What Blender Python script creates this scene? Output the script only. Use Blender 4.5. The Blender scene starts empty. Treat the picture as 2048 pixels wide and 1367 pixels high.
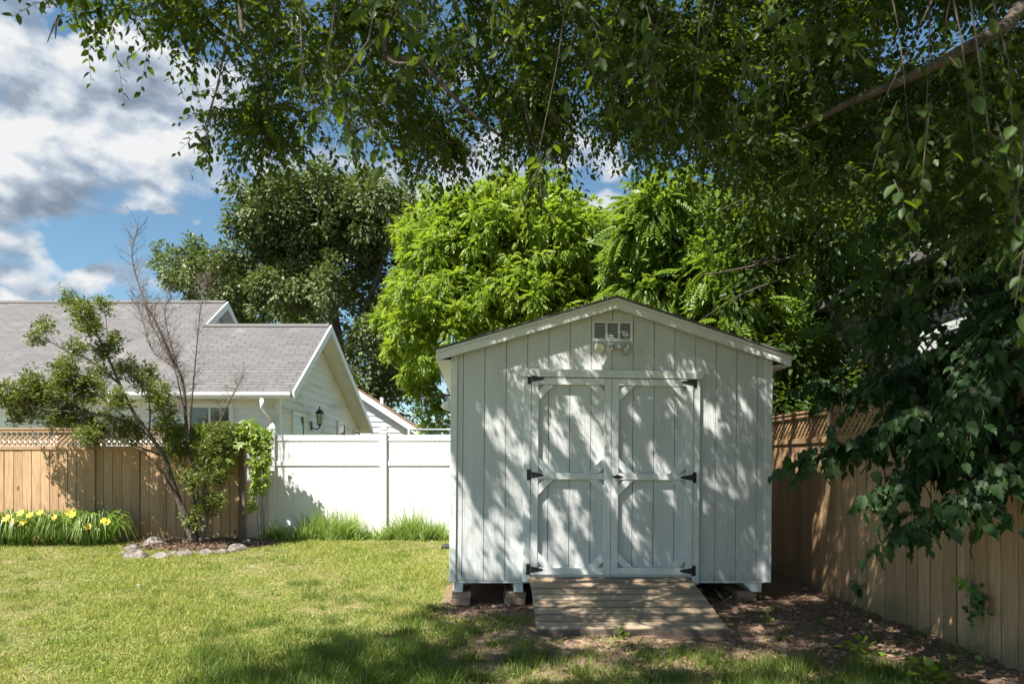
import bpy, math, random
import numpy as np
from mathutils import Vector, Matrix, Euler
R = math.radians
random.seed(7)
scene = bpy.context.scene
COL = scene.collection
F = 1365.0; CX = 1024.0; HY = 922.0; CH = 1.33      # focal length and horizon in photo pixels, camera height in m

# ------------------------------------------------------------------ camera
cam_d = bpy.data.cameras.new('camera'); cam = bpy.data.objects.new('camera', cam_d); COL.objects.link(cam)
cam.location = (0, 0, CH); cam.rotation_euler = (R(90), 0, 0)
cam_d.sensor_width = 36; cam_d.lens = 24.0; cam_d.shift_y = 0.1165
cam_d.clip_start = 0.05; cam_d.clip_end = 2000
cam_d.dof.use_dof = True; cam_d.dof.focus_distance = 6.8; cam_d.dof.aperture_fstop = 3.2
scene.camera = cam
# ------------------------------------------------------------------ light
AZ, EL = R(44), R(55)
SUN = Vector((-math.sin(AZ)*math.cos(EL), -math.cos(AZ)*math.cos(EL), math.sin(EL)))
sd = bpy.data.lights.new('sun', 'SUN'); sd.energy = 5.0; sd.angle = R(0.5); sd.color = (1.0, 0.95, 0.87)
so = bpy.data.objects.new('sun', sd); COL.objects.link(so)
so.rotation_euler = SUN.to_track_quat('Z', 'Y').to_euler(); so.location = (-8, -8, 20)
scene.view_settings.view_transform = 'Standard'; scene.view_settings.look = 'None'
scene.view_settings.exposure = 1.45; scene.view_settings.gamma = 1.0
scene.cycles.use_denoising = True
scene.cycles.max_bounces = 10; scene.cycles.diffuse_bounces = 5; scene.cycles.transmission_bounces = 6
scene.cycles.sample_clamp_indirect = 6.0

# ------------------------------------------------------------------ node helpers
class NT:
    def __init__(s, tree): s.t = tree; s.n = tree.nodes; s.l = tree.links
    def node(s, typ, **kw):
        x = s.n.new(typ)
        for k, v in kw.items(): setattr(x, k, v)
        return x
    def put(s, sock, v):
        if hasattr(v, 'is_output') or isinstance(v, bpy.types.NodeSocket): s.l.new(v, sock)
        else: sock.default_value = v
    def math(s, op, a, b=None, c=None, clamp=False):
        x = s.node('ShaderNodeMath', operation=op); x.use_clamp = clamp
        for i, v in enumerate((a, b, c)):
            if v is not None: s.put(x.inputs[i], v)
        return x.outputs[0]
    def mix(s, f, a, b, blend='MIX'):
        x = s.node('ShaderNodeMix', data_type='RGBA', blend_type=blend)
        s.put(x.inputs[0], f)
        for i, v in ((6, a), (7, b)):
            if isinstance(v, (tuple, list)): v = tuple(v)[:3] + (1,)
            s.put(x.inputs[i], v)
        return x.outputs[2]
    def ramp(s, f, stops):
        x = s.node('ShaderNodeValToRGB'); s.put(x.inputs[0], f); e = x.color_ramp.elements
        while len(e) < len(stops): e.new(0.5)
        for i, (p, c) in enumerate(stops):
            e[i].position = p
            e[i].color = (c, c, c, 1) if isinstance(c, (int, float)) else tuple(c)[:3] + (1,)
        return x.outputs[0]
    def coord(s, which='Object', scale=(1, 1, 1), rot=(0, 0, 0)):
        tc = s.node('ShaderNodeTexCoord'); m = s.node('ShaderNodeMapping')
        m.inputs['Scale'].default_value = scale; m.inputs['Rotation'].default_value = rot
        s.l.new(tc.outputs[which], m.inputs[0]); return m.outputs[0]
    def noise(s, vec, scale=5, detail=4, rough=0.55, dist=0.0):
        x = s.node('ShaderNodeTexNoise'); s.put(x.inputs['Vector'], vec)
        x.inputs['Scale'].default_value = scale; x.inputs['Detail'].default_value = detail
        x.inputs['Roughness'].default_value = rough; x.inputs['Distortion'].default_value = dist
        return x.outputs[0]
    def island(s): return s.node('ShaderNodeNewGeometry').outputs['Random Per Island']
    def bump(s, h, strength=0.5, dist=0.01):
        x = s.node('ShaderNodeBump'); x.inputs['Strength'].default_value = strength
        x.inputs['Distance'].default_value = dist; s.put(x.inputs['Height'], h); return x.outputs[0]

def new_mat(name):
    m = bpy.data.materials.new(name); m.use_nodes = True
    t = NT(m.node_tree); b = m.node_tree.nodes['Principled BSDF']
    return m, t, b

def world_sky():
    w = bpy.data.worlds.new('World'); scene.world = w; w.use_nodes = True
    t = NT(w.node_tree); bg = w.node_tree.nodes['Background']
    sky = t.node('ShaderNodeTexSky', sky_type='NISHITA'); sky.sun_disc = False
    sky.sun_elevation = EL; sky.sun_rotation = math.atan2(SUN.x, SUN.y)
    sky.air_density = 1.0; sky.dust_density = 0.3; sky.ozone_density = 2.5
    tc = t.node('ShaderNodeTexCoord'); g = tc.outputs['Generated']
    sep = t.node('ShaderNodeSeparateXYZ'); t.l.new(g, sep.inputs[0])
    yy = t.math('MAXIMUM', sep.outputs[1], 0.04)
    u = t.math('DIVIDE', sep.outputs[0], yy); v = t.math('DIVIDE', sep.outputs[2], yy)
    wn = t.node('ShaderNodeTexNoise'); t.l.new(g, wn.inputs[0]); wn.inputs['Scale'].default_value = 13; wn.inputs['Detail'].default_value = 9
    ws = t.node('ShaderNodeSeparateColor'); t.l.new(wn.outputs['Color'], ws.inputs[0])
    u2 = t.math('MULTIPLY_ADD', t.math('SUBTRACT', ws.outputs[0], .5), 0.13, u)
    v2 = t.math('MULTIPLY_ADD', t.math('SUBTRACT', ws.outputs[1], .5), 0.13, v)
    def blob(px, py, rx, ry, wgt):
        a = t.math('MULTIPLY', t.math('SUBTRACT', u2, (px-CX)/F), F/rx)
        b = t.math('MULTIPLY', t.math('SUBTRACT', v2, (HY-py)/F), F/ry)
        d = t.math('ADD', t.math('MULTIPLY', a, a), t.math('MULTIPLY', b, b))
        return t.math('MULTIPLY', t.math('POWER', 2.718, t.math('MULTIPLY', d, -1.0)), wgt)
    def total(base, L):
        for q in L: base = t.math('ADD', base, blob(*q))
        return base
    m = t.node('ShaderNodeMapping'); m.inputs['Scale'].default_value = (1, 1, 1.7); t.l.new(g, m.inputs[0])
    def puff(shift):
        ad = t.node('ShaderNodeVectorMath', operation='ADD'); t.l.new(m.outputs[0], ad.inputs[0]); ad.inputs[1].default_value = shift
        w1 = t.node('ShaderNodeTexNoise'); t.l.new(ad.outputs[0], w1.inputs[0]); w1.inputs['Scale'].default_value = 12; w1.inputs['Detail'].default_value = 4
        w2 = t.node('ShaderNodeVectorMath', operation='MULTIPLY_ADD'); t.l.new(w1.outputs['Color'], w2.inputs[0]); w2.inputs[1].default_value = (.10, .10, .10); t.l.new(ad.outputs[0], w2.inputs[2])
        vo = t.node('ShaderNodeTexVoronoi', feature='F1'); t.l.new(w2.outputs[0], vo.inputs[0]); vo.inputs['Scale'].default_value = 11
        vo.inputs['Detail'].default_value = 1.0; vo.inputs['Roughness'].default_value = .55
        nn = t.noise(ad.outputs[0], 4.5, 8, 0.62, 0.1)
        return t.math('ADD', t.math('MULTIPLY', nn, .85), t.math('MULTIPLY', t.math('SUBTRACT', .5, vo.outputs[0]), .26))
    n1 = t.math('ADD', puff((0, 0, 0)), .06); n1s = t.math('ADD', puff((-.012, 0, .026)), .06)
    dens = total(n1, [(120,110,300,150,.30),(330,180,190,90,.28),(40,285,110,80,.40),(70,395,150,50,.36),(340,310,190,90,.06),
                      (45,505,65,38,.34),(120,572,250,28,.34),(195,588,36,22,.2),(700,330,380,110,.20),(1150,290,120,90,.22),
                      (155,38,40,30,-.45),(370,490,280,50,-.22),(1750,120,500,240,-.12),(280,430,100,13,.22),(390,482,60,10,.2),(200,500,26,16,.24),(235,545,90,22,.2)])
    al = t.ramp(dens, [(0.49, 0), (0.56, .5), (0.66, 1)])
    n2 = t.noise(m.outputs[0], 8.0, 5, 0.62, 0.3)
    br = total(t.math('ADD', t.math('MULTIPLY', t.math('SUBTRACT', n1, n1s), 3.2), t.math('MULTIPLY_ADD', t.math('SUBTRACT', n2, .5), .7, .60)),
               [(330,200,170,50,-.26),(60,410,190,42,-.27),(15,60,90,60,-.14),(40,265,100,48,.42),(60,500,110,40,.35),(190,585,50,20,.4),
                (130,110,170,60,.14),(340,310,220,60,.10),(90,590,200,12,-.1),(230,60,120,60,.12)])
    ccol = t.ramp(br, [(0.05, (.27,.34,.44)), (0.36, (.42,.50,.62)), (0.62, (.68,.76,.87)), (0.92, (1.0,1.01,1.04))])
    # cloud radiance is given in the same physical units as the sky texture
    cl = t.mix(1.0, ccol, (5.9,5.9,5.8), 'MULTIPLY')
    col = t.mix(al, t.mix(1.0, sky.outputs[0], (.92,1.06,1.0), 'MULTIPLY'), cl)
    t.l.new(col, bg.inputs[0]); bg.inputs[1].default_value = 0.055
world_sky()

# ------------------------------------------------------------------ materials
M = {}
def simple(name, col, rough=0.5, var=0.08, nscale=20, metallic=0.0, bump=0.0, spec=0.5):
    m, t, b = new_mat(name)
    n = t.noise(t.coord(), nscale, 5)
    a = tuple(c*(1-var) for c in col); c2 = tuple(min(1, c*(1+var)) for c in col)
    t.l.new(t.ramp(n, [(0.3, a), (0.7, c2)]), b.inputs['Base Color'])
    b.inputs['Roughness'].default_value = rough; b.inputs['Metallic'].default_value = metallic
    b.inputs['Specular IOR Level'].default_value = spec
    if bump: t.l.new(t.bump(n, bump, 0.01), b.inputs['Normal'])
    M[name] = m; return m
def mat_siding():
    m, t, b = new_mat('painted_siding')
    isl = t.island()
    tc = t.node('ShaderNodeTexCoord'); off = t.node('ShaderNodeVectorMath', operation='ADD')
    cmb = t.node('ShaderNodeCombineXYZ'); t.l.new(t.math('MULTIPLY', isl, 17.0), cmb.inputs[2]); t.l.new(t.math('MULTIPLY', isl, 3.0), cmb.inputs[0])
    t.l.new(tc.outputs['Object'], off.inputs[0]); t.l.new(cmb.outputs[0], off.inputs[1])
    mp = t.node('ShaderNodeMapping'); mp.inputs['Scale'].default_value = (1, 1, .13); t.l.new(off.outputs[0], mp.inputs[0])
    wv = t.node('ShaderNodeTexWave', wave_type='BANDS', bands_direction='X'); t.l.new(mp.outputs[0], wv.inputs[0])
    wv.inputs['Scale'].default_value = 9; wv.inputs['Distortion'].default_value = 14; wv.inputs['Detail'].default_value = 3.5
    wv.inputs['Detail Scale'].default_value = 1.1
    n = t.noise(mp.outputs[0], 90, 4); 
    mp2 = t.node('ShaderNodeMapping'); mp2.inputs['Scale'].default_value = (.5, 1, 2.0); t.l.new(off.outputs[0], mp2.inputs[0])
    nh = t.noise(mp2.outputs[0], 70, 3)
    h = t.math('ADD', t.math('MULTIPLY', wv.outputs[1], .35), t.math('ADD', t.math('MULTIPLY', n, .5), t.math('MULTIPLY', nh, .5)))
    t.l.new(t.bump(h, 0.55, 0.0045), b.inputs['Normal'])
    big = t.noise(t.coord(scale=(1, 1, .35)), 4, 5)
    c = t.ramp(big, [(0.3, (.47,.485,.48)), (0.7, (.55,.565,.56))])
    c = t.mix(t.ramp(t.noise(t.coord(), 45, 4), [(0.66, 0), (0.74, .35)]), c, (.42,.42,.38))
    c = t.mix(t.ramp(h, [(0.48, .10), (0.66, 0)]), c, (.36,.37,.34))
    sp = t.node('ShaderNodeSeparateXYZ'); t.l.new(tc.outputs['Object'], sp.inputs[0])
    mud = t.math('SUBTRACT', t.math('MULTIPLY', t.noise(t.coord(scale=(1, 1, .7)), 14, 5, .7), .55), sp.outputs[2])
    c = t.mix(t.ramp(mud, [(0.0, 0), (0.14, .6)]), c, (.30,.24,.17))
    t.l.new(c, b.inputs['Base Color']); b.inputs['Roughness'].default_value = 0.55
    M['siding'] = m
mat_siding()
def mat_wood(name, cols, grain=1.0, horiz=None, rough=0.75, dirt=None, knots=True):
    """horiz: axis along the grain ('X' or 'Z')"""
    m, t, b = new_mat(name); isl = t.island()
    tc = t.node('ShaderNodeTexCoord'); off = t.node('ShaderNodeVectorMath', operation='ADD')
    cmb = t.node('ShaderNodeCombineXYZ')
    for i, k in enumerate((13., 7., 29.)): t.l.new(t.math('MULTIPLY', isl, k), cmb.inputs[i])
    t.l.new(tc.outputs['Object'], off.inputs[0]); t.l.new(cmb.outputs[0], off.inputs[1])
    sc = (1, 1, .06) if horiz != 'X' else (.06, 1, 1)
    mp = t.node('ShaderNodeMapping'); mp.inputs['Scale'].default_value = sc; t.l.new(off.outputs[0], mp.inputs[0])
    n = t.noise(mp.outputs[0], 55*grain, 5, .6, .4)
    n2 = t.noise(mp.outputs[0], 9, 4, .6, .6)
    base = t.ramp(isl, [(0, cols[0]), (0.35, cols[1]), (0.7, cols[2]), (1, cols[0])])
    c = t.mix(t.ramp(n, [(0.35, .7), (0.58, 0)]), base, tuple(x*.5 for x in cols[0]))
    c = t.mix(t.ramp(n2, [(0.38, .5), (0.6, 0)]), c, tuple(x*.62 for x in cols[1]))
    if knots:
        mk = t.node('ShaderNodeMapping'); mk.inputs['Scale'].default_value = (1, 1, .55) if horiz != 'X' else (.55, 1, 1)
        t.l.new(off.outputs[0], mk.inputs[0])
        vo = t.node('ShaderNodeTexVoronoi'); vo.inputs['Scale'].default_value = 3.1; t.l.new(mk.outputs[0], vo.inputs[0])
        c = t.mix(t.ramp(vo.outputs[0], [(0.045, .9), (0.10, 0)]), c, (.09,.045,.025))
    if dirt:
        sp = t.node('ShaderNodeSeparateXYZ'); t.l.new(tc.outputs['Object'], sp.inputs[0])
        dm = t.math('ADD', t.math('MULTIPLY', sp.outputs[2], -2.2), t.math('MULTIPLY', t.noise(tc.outputs['Object'], 3, 5), 1.4))
        c = t.mix(t.ramp(dm, [(0.25, 0), (0.75, .55)]), c, dirt)
        st = t.noise(t.coord(scale=(1, 1, .12)), 2.6, 4)
        c = t.mix(t.ramp(st, [(0.56, 0), (0.72, .5)]), c, dirt)
    t.l.new(c, b.inputs['Base Color']); b.inputs['Roughness'].default_value = rough
    t.l.new(t.bump(n, .5, .004), b.inputs['Normal']); M[name] = m
mat_wood('fence_wood', [(.43,.255,.13), (.56,.36,.20), (.31,.18,.10)], dirt=(.14,.12,.06))
mat_wood('fence_brown', [(.43,.265,.14), (.54,.345,.19), (.34,.205,.11)], dirt=(.12,.11,.055))
mat_wood('old_post', [(.15,.11,.08), (.13,.1,.075), (.17,.125,.09)])
mat_wood('ramp_wood', [(.33,.24,.155), (.46,.36,.245), (.25,.18,.12)], horiz='X')
def mat_bark(name, c1, c2, s=1.0):
    m, t, b = new_mat(name); co = t.coord(scale=(1, 1, .25))
    n = t.noise(co, 22*s, 6, .65, .5); t.l.new(t.ramp(n, [(0.35, c1), (0.65, c2)]), b.inputs['Base Color'])
    t.l.new(t.bump(n, .9, .02), b.inputs['Normal']); b.inputs['Roughness'].default_value = .9; M[name] = m
mat_bark('bark', (.05,.038,.03), (.15,.12,.095))
mat_bark('bark_dark', (.03,.022,.018), (.09,.065,.05))
mat_bark('twig', (.10,.07,.055), (.21,.16,.13), 3)
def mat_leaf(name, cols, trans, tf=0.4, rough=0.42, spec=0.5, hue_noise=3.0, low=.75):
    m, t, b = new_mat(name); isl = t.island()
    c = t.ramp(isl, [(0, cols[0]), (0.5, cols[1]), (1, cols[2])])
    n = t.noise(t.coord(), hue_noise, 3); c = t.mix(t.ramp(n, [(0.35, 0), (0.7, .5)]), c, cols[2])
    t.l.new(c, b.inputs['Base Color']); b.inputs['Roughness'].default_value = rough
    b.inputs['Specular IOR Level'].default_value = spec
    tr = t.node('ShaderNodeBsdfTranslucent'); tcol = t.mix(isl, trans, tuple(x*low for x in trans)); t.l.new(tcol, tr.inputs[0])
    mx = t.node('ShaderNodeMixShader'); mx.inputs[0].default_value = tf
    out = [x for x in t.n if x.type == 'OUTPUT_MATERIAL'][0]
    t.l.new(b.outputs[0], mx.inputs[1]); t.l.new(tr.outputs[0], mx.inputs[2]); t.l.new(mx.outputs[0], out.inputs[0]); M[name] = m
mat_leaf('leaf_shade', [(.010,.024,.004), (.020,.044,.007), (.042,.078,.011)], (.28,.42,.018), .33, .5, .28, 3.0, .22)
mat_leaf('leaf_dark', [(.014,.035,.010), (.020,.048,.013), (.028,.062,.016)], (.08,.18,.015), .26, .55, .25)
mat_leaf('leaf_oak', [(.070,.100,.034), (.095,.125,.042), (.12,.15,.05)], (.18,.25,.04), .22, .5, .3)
mat_leaf('leaf_bright', [(.06,.13,.014), (.14,.23,.02), (.25,.31,.03)], (.42,.58,.035), .40, .5)
mat_leaf('leaf_sumac', [(.07,.13,.018), (.10,.17,.02), (.14,.21,.025)], (.30,.44,.035), .38)
mat_leaf('leaf_shrub', [(.04,.065,.015), (.065,.095,.018), (.15,.17,.035)], (.24,.30,.03), .28, .4)
mat_leaf('leaf_vine', [(.11,.20,.025), (.17,.27,.03), (.27,.30,.04)], (.4,.55,.05), .4)
mat_leaf('leaf_spruce', [(.12,.16,.12), (.16,.2,.15), (.2,.24,.18)], (.1,.15,.08), .1)
mat_leaf('leaf_lily', [(.09,.17,.03), (.13,.22,.035), (.2,.27,.05)], (.25,.4,.05), .35)
mat_leaf('petal', [(.88,.66,.04), (.9,.74,.10), (.9,.70,.14)], (.9,.7,.08), .35)
mat_leaf('grass_blade', [(.07,.14,.020), (.18,.26,.038), (.42,.37,.13)], (.44,.50,.06), .38, .55, .3, 1.6)
mat_leaf('grass_lush', [(.055,.095,.018), (.085,.135,.022), (.16,.19,.04)], (.24,.36,.04), .4, .5, .35, 1.2)
mat_leaf('weed_blade', [(.15,.24,.04), (.21,.31,.06), (.32,.38,.12)], (.35,.5,.08), .4, .5, .35)
mat_leaf('dead_leaf', [(.24,.15,.09), (.38,.26,.17), (.15,.09,.055)], (.25,.14,.06), .15, .7, .3)
mat_leaf('mulch', [(.08,.05,.035), (.15,.10,.07), (.25,.17,.12)], (.1,.06,.04), .03, .9, .2)
mat_leaf('ivy', [(.03,.07,.02), (.045,.10,.028), (.07,.14,.03)], (.12,.28,.03), .3)
simple('vinyl', (.65,.65,.65), .35, .03, 3)
simple('paint_trim', (.60,.615,.605), .55, .07, 14, bump=.25)
simple('groove_shade', (.17,.17,.16), .9)
simple('black_iron', (.012,.012,.013), .45, .2, 30, bump=.2)
simple('black_plastic', (.015,.016,.02), .35)
simple('chrome', (.6,.6,.58), .3, .1, 10, metallic=.9)
simple('lamp_lens', (.55,.56,.42), .15, .15, 12)
simple('white_plastic', (.75,.74,.70), .4)
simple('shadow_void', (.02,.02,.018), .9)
simple('gutter_white', (.76,.76,.75), .4, .05, 5)
simple('roof_edge', (.10,.095,.09), .85, .3, 60)
simple('green_vinyl', (.12,.25,.18), .5)
simple('gap_shade', (.03,.022,.016), .9)
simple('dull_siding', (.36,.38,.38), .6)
simple('galvanised', (.42,.44,.45), .4, .1, 20, metallic=.6)
simple('concrete', (.30,.20,.14), .9, .3, 30, bump=.6)
simple('brown_trim', (.20,.11,.07), .7, .2)
def mat_rock():
    m, t, b = new_mat('rock'); n = t.noise(t.coord(scale=(1, 1, 2)), 7, 7, .65, .6)
    c = t.ramp(n, [(0.35, (.06,.05,.045)), (0.5, (.18,.15,.13)), (0.68, (.36,.31,.27))])
    t.l.new(c, b.inputs['Base Color']); t.l.new(t.bump(n, .9, .03), b.inputs['Normal']); b.inputs['Roughness'].default_value = .9; M['rock'] = m
mat_rock()
def mat_glass():
    m, t, b = new_mat('window_glass'); sp = t.node('ShaderNodeSeparateXYZ'); t.l.new(t.coord(), sp.inputs[0])
    bl = t.math('PINGPONG', sp.outputs[2], .025)
    t.l.new(t.ramp(t.math('MULTIPLY', bl, 40), [(0.2, (.03,.04,.04)), (0.5, (.11,.13,.13))]), b.inputs['Base Color'])
    b.inputs['Roughness'].default_value = .06; b.inputs['Specular IOR Level'].default_value = .8; M['glass'] = m
mat_glass()
def mat_shingle():
    m, t, b = new_mat('shingles'); sp = t.node('ShaderNodeSeparateXYZ'); t.l.new(t.coord(), sp.inputs[0])
    cm = t.node('ShaderNodeCombineXYZ'); t.l.new(sp.outputs[0], cm.inputs[0]); t.l.new(t.math('MULTIPLY', sp.outputs[1], 1.2), cm.inputs[1])
    br = t.node('ShaderNodeTexBrick'); t.l.new(cm.outputs[0], br.inputs[0])
    br.inputs['Scale'].default_value = 1; br.inputs['Brick Width'].default_value = .33; br.inputs['Row Height'].default_value = .14
    br.inputs['Mortar Size'].default_value = .016; br.inputs['Mortar Smooth'].default_value = .4; br.inputs['Bias'].default_value = 0
    br.inputs['Color1'].default_value = (.075,.072,.072,1); br.inputs['Color2'].default_value = (.12,.115,.113,1); br.inputs['Mortar'].default_value = (.03,.03,.03,1)
    n = t.noise(t.coord(), .8, 5, .6); g = t.noise(t.coord(), 90, 3)
    c = t.mix(t.ramp(n, [(0.35, .55), (0.62, 0)]), br.outputs[0], (.10,.09,.09))
    c = t.mix(t.ramp(g, [(0.4, .35), (0.6, 0)]), c, (.15,.14,.14))
    st = t.noise(t.coord(scale=(1, .15, 1)), 1.6, 4); c = t.mix(t.ramp(st, [(0.55, 0), (0.75, .35)]), c, (.27,.25,.25))
    t.l.new(c, b.inputs['Base Color']); b.inputs['Roughness'].default_value = .9
    t.l.new(t.bump(br.outputs[1], -.6, .02), b.inputs['Normal']); M['shingle'] = m
mat_shingle()
def mat_lap(name, stain=True):
    m, t, b = new_mat(name); n = t.noise(t.coord(scale=(1, .35, 2.2)), 1.5, 6, .65)
    c = t.mix(t.ramp(n, [(0.50, 0), (0.68, .75 if stain else .15)]), (.76,.77,.76), (.44,.45,.42))
    n2 = t.noise(t.coord(scale=(1, .5, 3)), 6, 5, .7); c = t.mix(t.ramp(n2, [(0.55, 0), (0.75, .3 if stain else .05)]), c, (.38,.37,.33))
    t.l.new(c, b.inputs['Base Color']); b.inputs['Roughness'].default_value = .5; M[name] = m
mat_lap('lap_siding'); mat_lap('lap_clean', False)
def mat_ground():
    m, t, b = new_mat('ground_soil'); co = t.coord()
    at = t.node('ShaderNodeAttribute', attribute_name='dirt'); n = t.noise(co, 9, 6, .65); f = t.noise(co, 60, 4, .7)
    soil = t.ramp(f, [(0.3, (.13,.085,.06)), (0.55, (.27,.185,.135)), (0.75, (.38,.28,.21))])
    turf = t.ramp(n, [(0.3, (.09,.10,.03)), (0.5, (.19,.18,.07)), (0.7, (.34,.26,.14))])
    k = t.math('ADD', at.outputs['Fac'], t.math('MULTIPLY', t.math('SUBTRACT', n, .5), .9))
    t.l.new(t.mix(t.ramp(k, [(0.35, 0), (0.65, 1)]), turf, soil), b.inputs['Base Color'])
    t.l.new(t.bump(t.math('ADD', n, f), .8, .03), b.inputs['Normal']); b.inputs['Roughness'].default_value = 1.0
    b.inputs['Specular IOR Level'].default_value = .1; M['ground'] = m
mat_ground()

# ------------------------------------------------------------------ object helpers
def tag(o, label=None, cat=None, group=None, kind=None):
    if label: o['label'] = label
    if cat: o['category'] = cat
    if group: o['group'] = group
    if kind: o['kind'] = kind
    return o
def empty(name, loc, label, cat, group=None, rot=(0, 0, 0)):
    o = bpy.data.objects.new(name, None); COL.objects.link(o); o.location = loc; o.rotation_euler = rot
    o.empty_display_size = .2
    return tag(o, label, cat, group)
def link(name, me, mat, parent=None, smooth=False, bevel=0):
    o = bpy.data.objects.new(name, me); COL.objects.link(o)
    if mat: me.materials.append(M[mat])
    if parent is not None:
        o.parent = parent
    if smooth: me.polygons.foreach_set('use_smooth', [True]*len(me.polygons))
    if bevel:
        b = o.modifiers.new('bevel', 'BEVEL'); b.width = bevel; b.segments = 1; b.limit_method = 'ANGLE'
    return o
def at(px, py, Y): return Vector(((px-CX)/F*Y, Y, CH+(HY-py)/F*Y))
def ground_z(x, y):
    s = np.clip((9.0-np.asarray(y, float))/3.0, 0, 1); s = s*s*(3-2*s)
    return -0.045*s + .012*np.sin(np.asarray(x)*1.7+1)*np.cos(np.asarray(y)*1.3) 
class MB:
    def __init__(s): s.v = []; s.f = []
    def box(s, a, b, m=None):
        x0, y0, z0 = a; x1, y1, z1 = b; n = len(s.v)
        P = [(x0,y0,z0),(x1,y0,z0),(x1,y1,z0),(x0,y1,z0),(x0,y0,z1),(x1,y0,z1),(x1,y1,z1),(x0,y1,z1)]
        s.v += [tuple(m @ Vector(p)) if m else p for p in P]
        s.f += [tuple(n+i for i in q) for q in ((0,3,2,1),(4,5,6,7),(0,1,5,4),(1,2,6,5),(2,3,7,6),(3,0,4,7))]; return s
    def prism(s, poly, y0, y1, axis='Y'):
        """poly in (x,z) extruded along y; axis 'X': poly in (y,z) extruded along x"""
        n = len(s.v); k = len(poly)
        f = (lambda p, d: (p[0], d, p[1])) if axis == 'Y' else (lambda p, d: (d, p[0], p[1]))
        s.v += [f(p, y0) for p in poly] + [f(p, y1) for p in poly]
        s.f += [tuple(n+i for i in range(k)), tuple(n+k+i for i in reversed(range(k)))]
        s.f += [(n+i, n+k+i, n+k+(i+1) % k, n+(i+1) % k) for i in range(k)]; return s
    def tube(s, pts, rad, sides=8, cap=True):
        pts = [Vector(p) for p in pts]; n0 = len(s.v); k = len(pts)
        if not hasattr(rad, '__len__'): rad = [rad]*k
        up = Vector((0.13, .21, 1)).normalized(); ref = None
        for i, p in enumerate(pts):
            d = (pts[min(i+1, k-1)]-pts[max(i-1, 0)]).normalized()
            if ref is None: ref = d.cross(up if abs(d.dot(up)) < .95 else Vector((1, 0, 0))).normalized()
            a = (ref - d*ref.dot(d)).normalized(); ref = a; b = d.cross(a)
            for j in range(sides):
                q = 2*math.pi*j/sides; s.v.append(tuple(p+(a*math.cos(q)+b*math.sin(q))*rad[i]))
        for i in range(k-1):
            for j in range(sides):
                j2 = (j+1) % sides
                s.f.append((n0+i*sides+j, n0+i*sides+j2, n0+(i+1)*sides+j2, n0+(i+1)*sides+j))
        if cap:
            s.f.append(tuple(n0+j for j in reversed(range(sides)))); s.f.append(tuple(n0+(k-1)*sides+j for j in range(sides)))
        return s
    def lathe(s, prof, sides=16, m=None):
        n0 = len(s.v); k = len(prof)
        for r, z in prof:
            for j in range(sides):
                q = 2*math.pi*j/sides; p = Vector((r*math.cos(q), r*math.sin(q), z)); s.v.append(tuple(m @ p if m else p))
        for i in range(k-1):
            for j in range(sides):
                j2 = (j+1) % sides; s.f.append((n0+i*sides+j, n0+i*sides+j2, n0+(i+1)*sides+j2, n0+(i+1)*sides+j))
        s.f.append(tuple(n0+j for j in reversed(range(sides)))); s.f.append(tuple(n0+(k-1)*sides+j for j in range(sides))); return s
    def build(s, name, mat, parent=None, smooth=False, bevel=0):
        me = bpy.data.meshes.new(name); me.from_pydata([tuple(v) for v in s.v], [], s.f)
        return link(name, me, mat, parent, smooth, bevel)
def spline(pts, n=6):
    P = [Vector(p) for p in pts]; P = [P[0]*2-P[1]] + P + [P[-1]*2-P[-2]]; out = []
    for i in range(1, len(P)-2):
        for k in range(n):
            t = k/n; a, b, c, d = P[i-1], P[i], P[i+1], P[i+2]
            out.append(.5*((2*b)+(c-a)*t+(2*a-5*b+4*c-d)*t*t+(3*b-3*c+d-a)*t**3))
    out.append(P[-2]); return out
def lerp_rad(r0, r1, n, p=1.0): return [r0+(r1-r0)*(i/(n-1))**p for i in range(n)]

# ---- many leaves as one mesh
T_LEAF = ([(0,0,0),(.30,-.42,.06),(.68,-.33,.03),(1,0,-.10),(.68,.33,.03),(.30,.42,.06),(.45,0,-.03)],
          [(0,6,2,1),(6,3,2),(0,5,4,6),(6,4,3)])
T_DIAM = ([(0,0,0),(.5,-.5,.05),(1,0,-.08),(.5,.5,.05)], [(0,2,1),(0,3,2)])
T_BLADE = ([(0,-.5,0),(0,.5,0),(.55,.42,.05),(.55,-.42,.05),(1,0,.28)], [(0,1,2,3),(3,2,4)])
def lobed():
    half = [(0,.03),(-.06,.22),(.10,.36),(.22,.50),(.27,.34),(.42,.40),(.56,.44),(.60,.27),(.75,.22),(.86,.12)]
    V = [(0,0,0)]+[(x,-y,.10*y) for x, y in half]+[(1.05,0,-.12)]+[(x,y,.10*y) for x, y in reversed(half)]+[(.3,0,-.02),(.65,0,-.04)]
    n = len(half); c1 = 2*n+2; c2 = 2*n+3; Fc = []
    for i in range(1, n): Fc.append((c1 if i < 6 else c2, i+1, i))
    Fc += [(c1, 1, 0), (c2, n+1, n), (c1, c2, 6)]
    m = lambda i: 2*n+2-i if 0 < i < n+1 else i
    Fc += [tuple(m(j) if j not in (c1, c2, 0, n+1) else j for j in reversed(q)) for q in list(Fc)]
    return V, Fc
T_LOBE = lobed()
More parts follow.
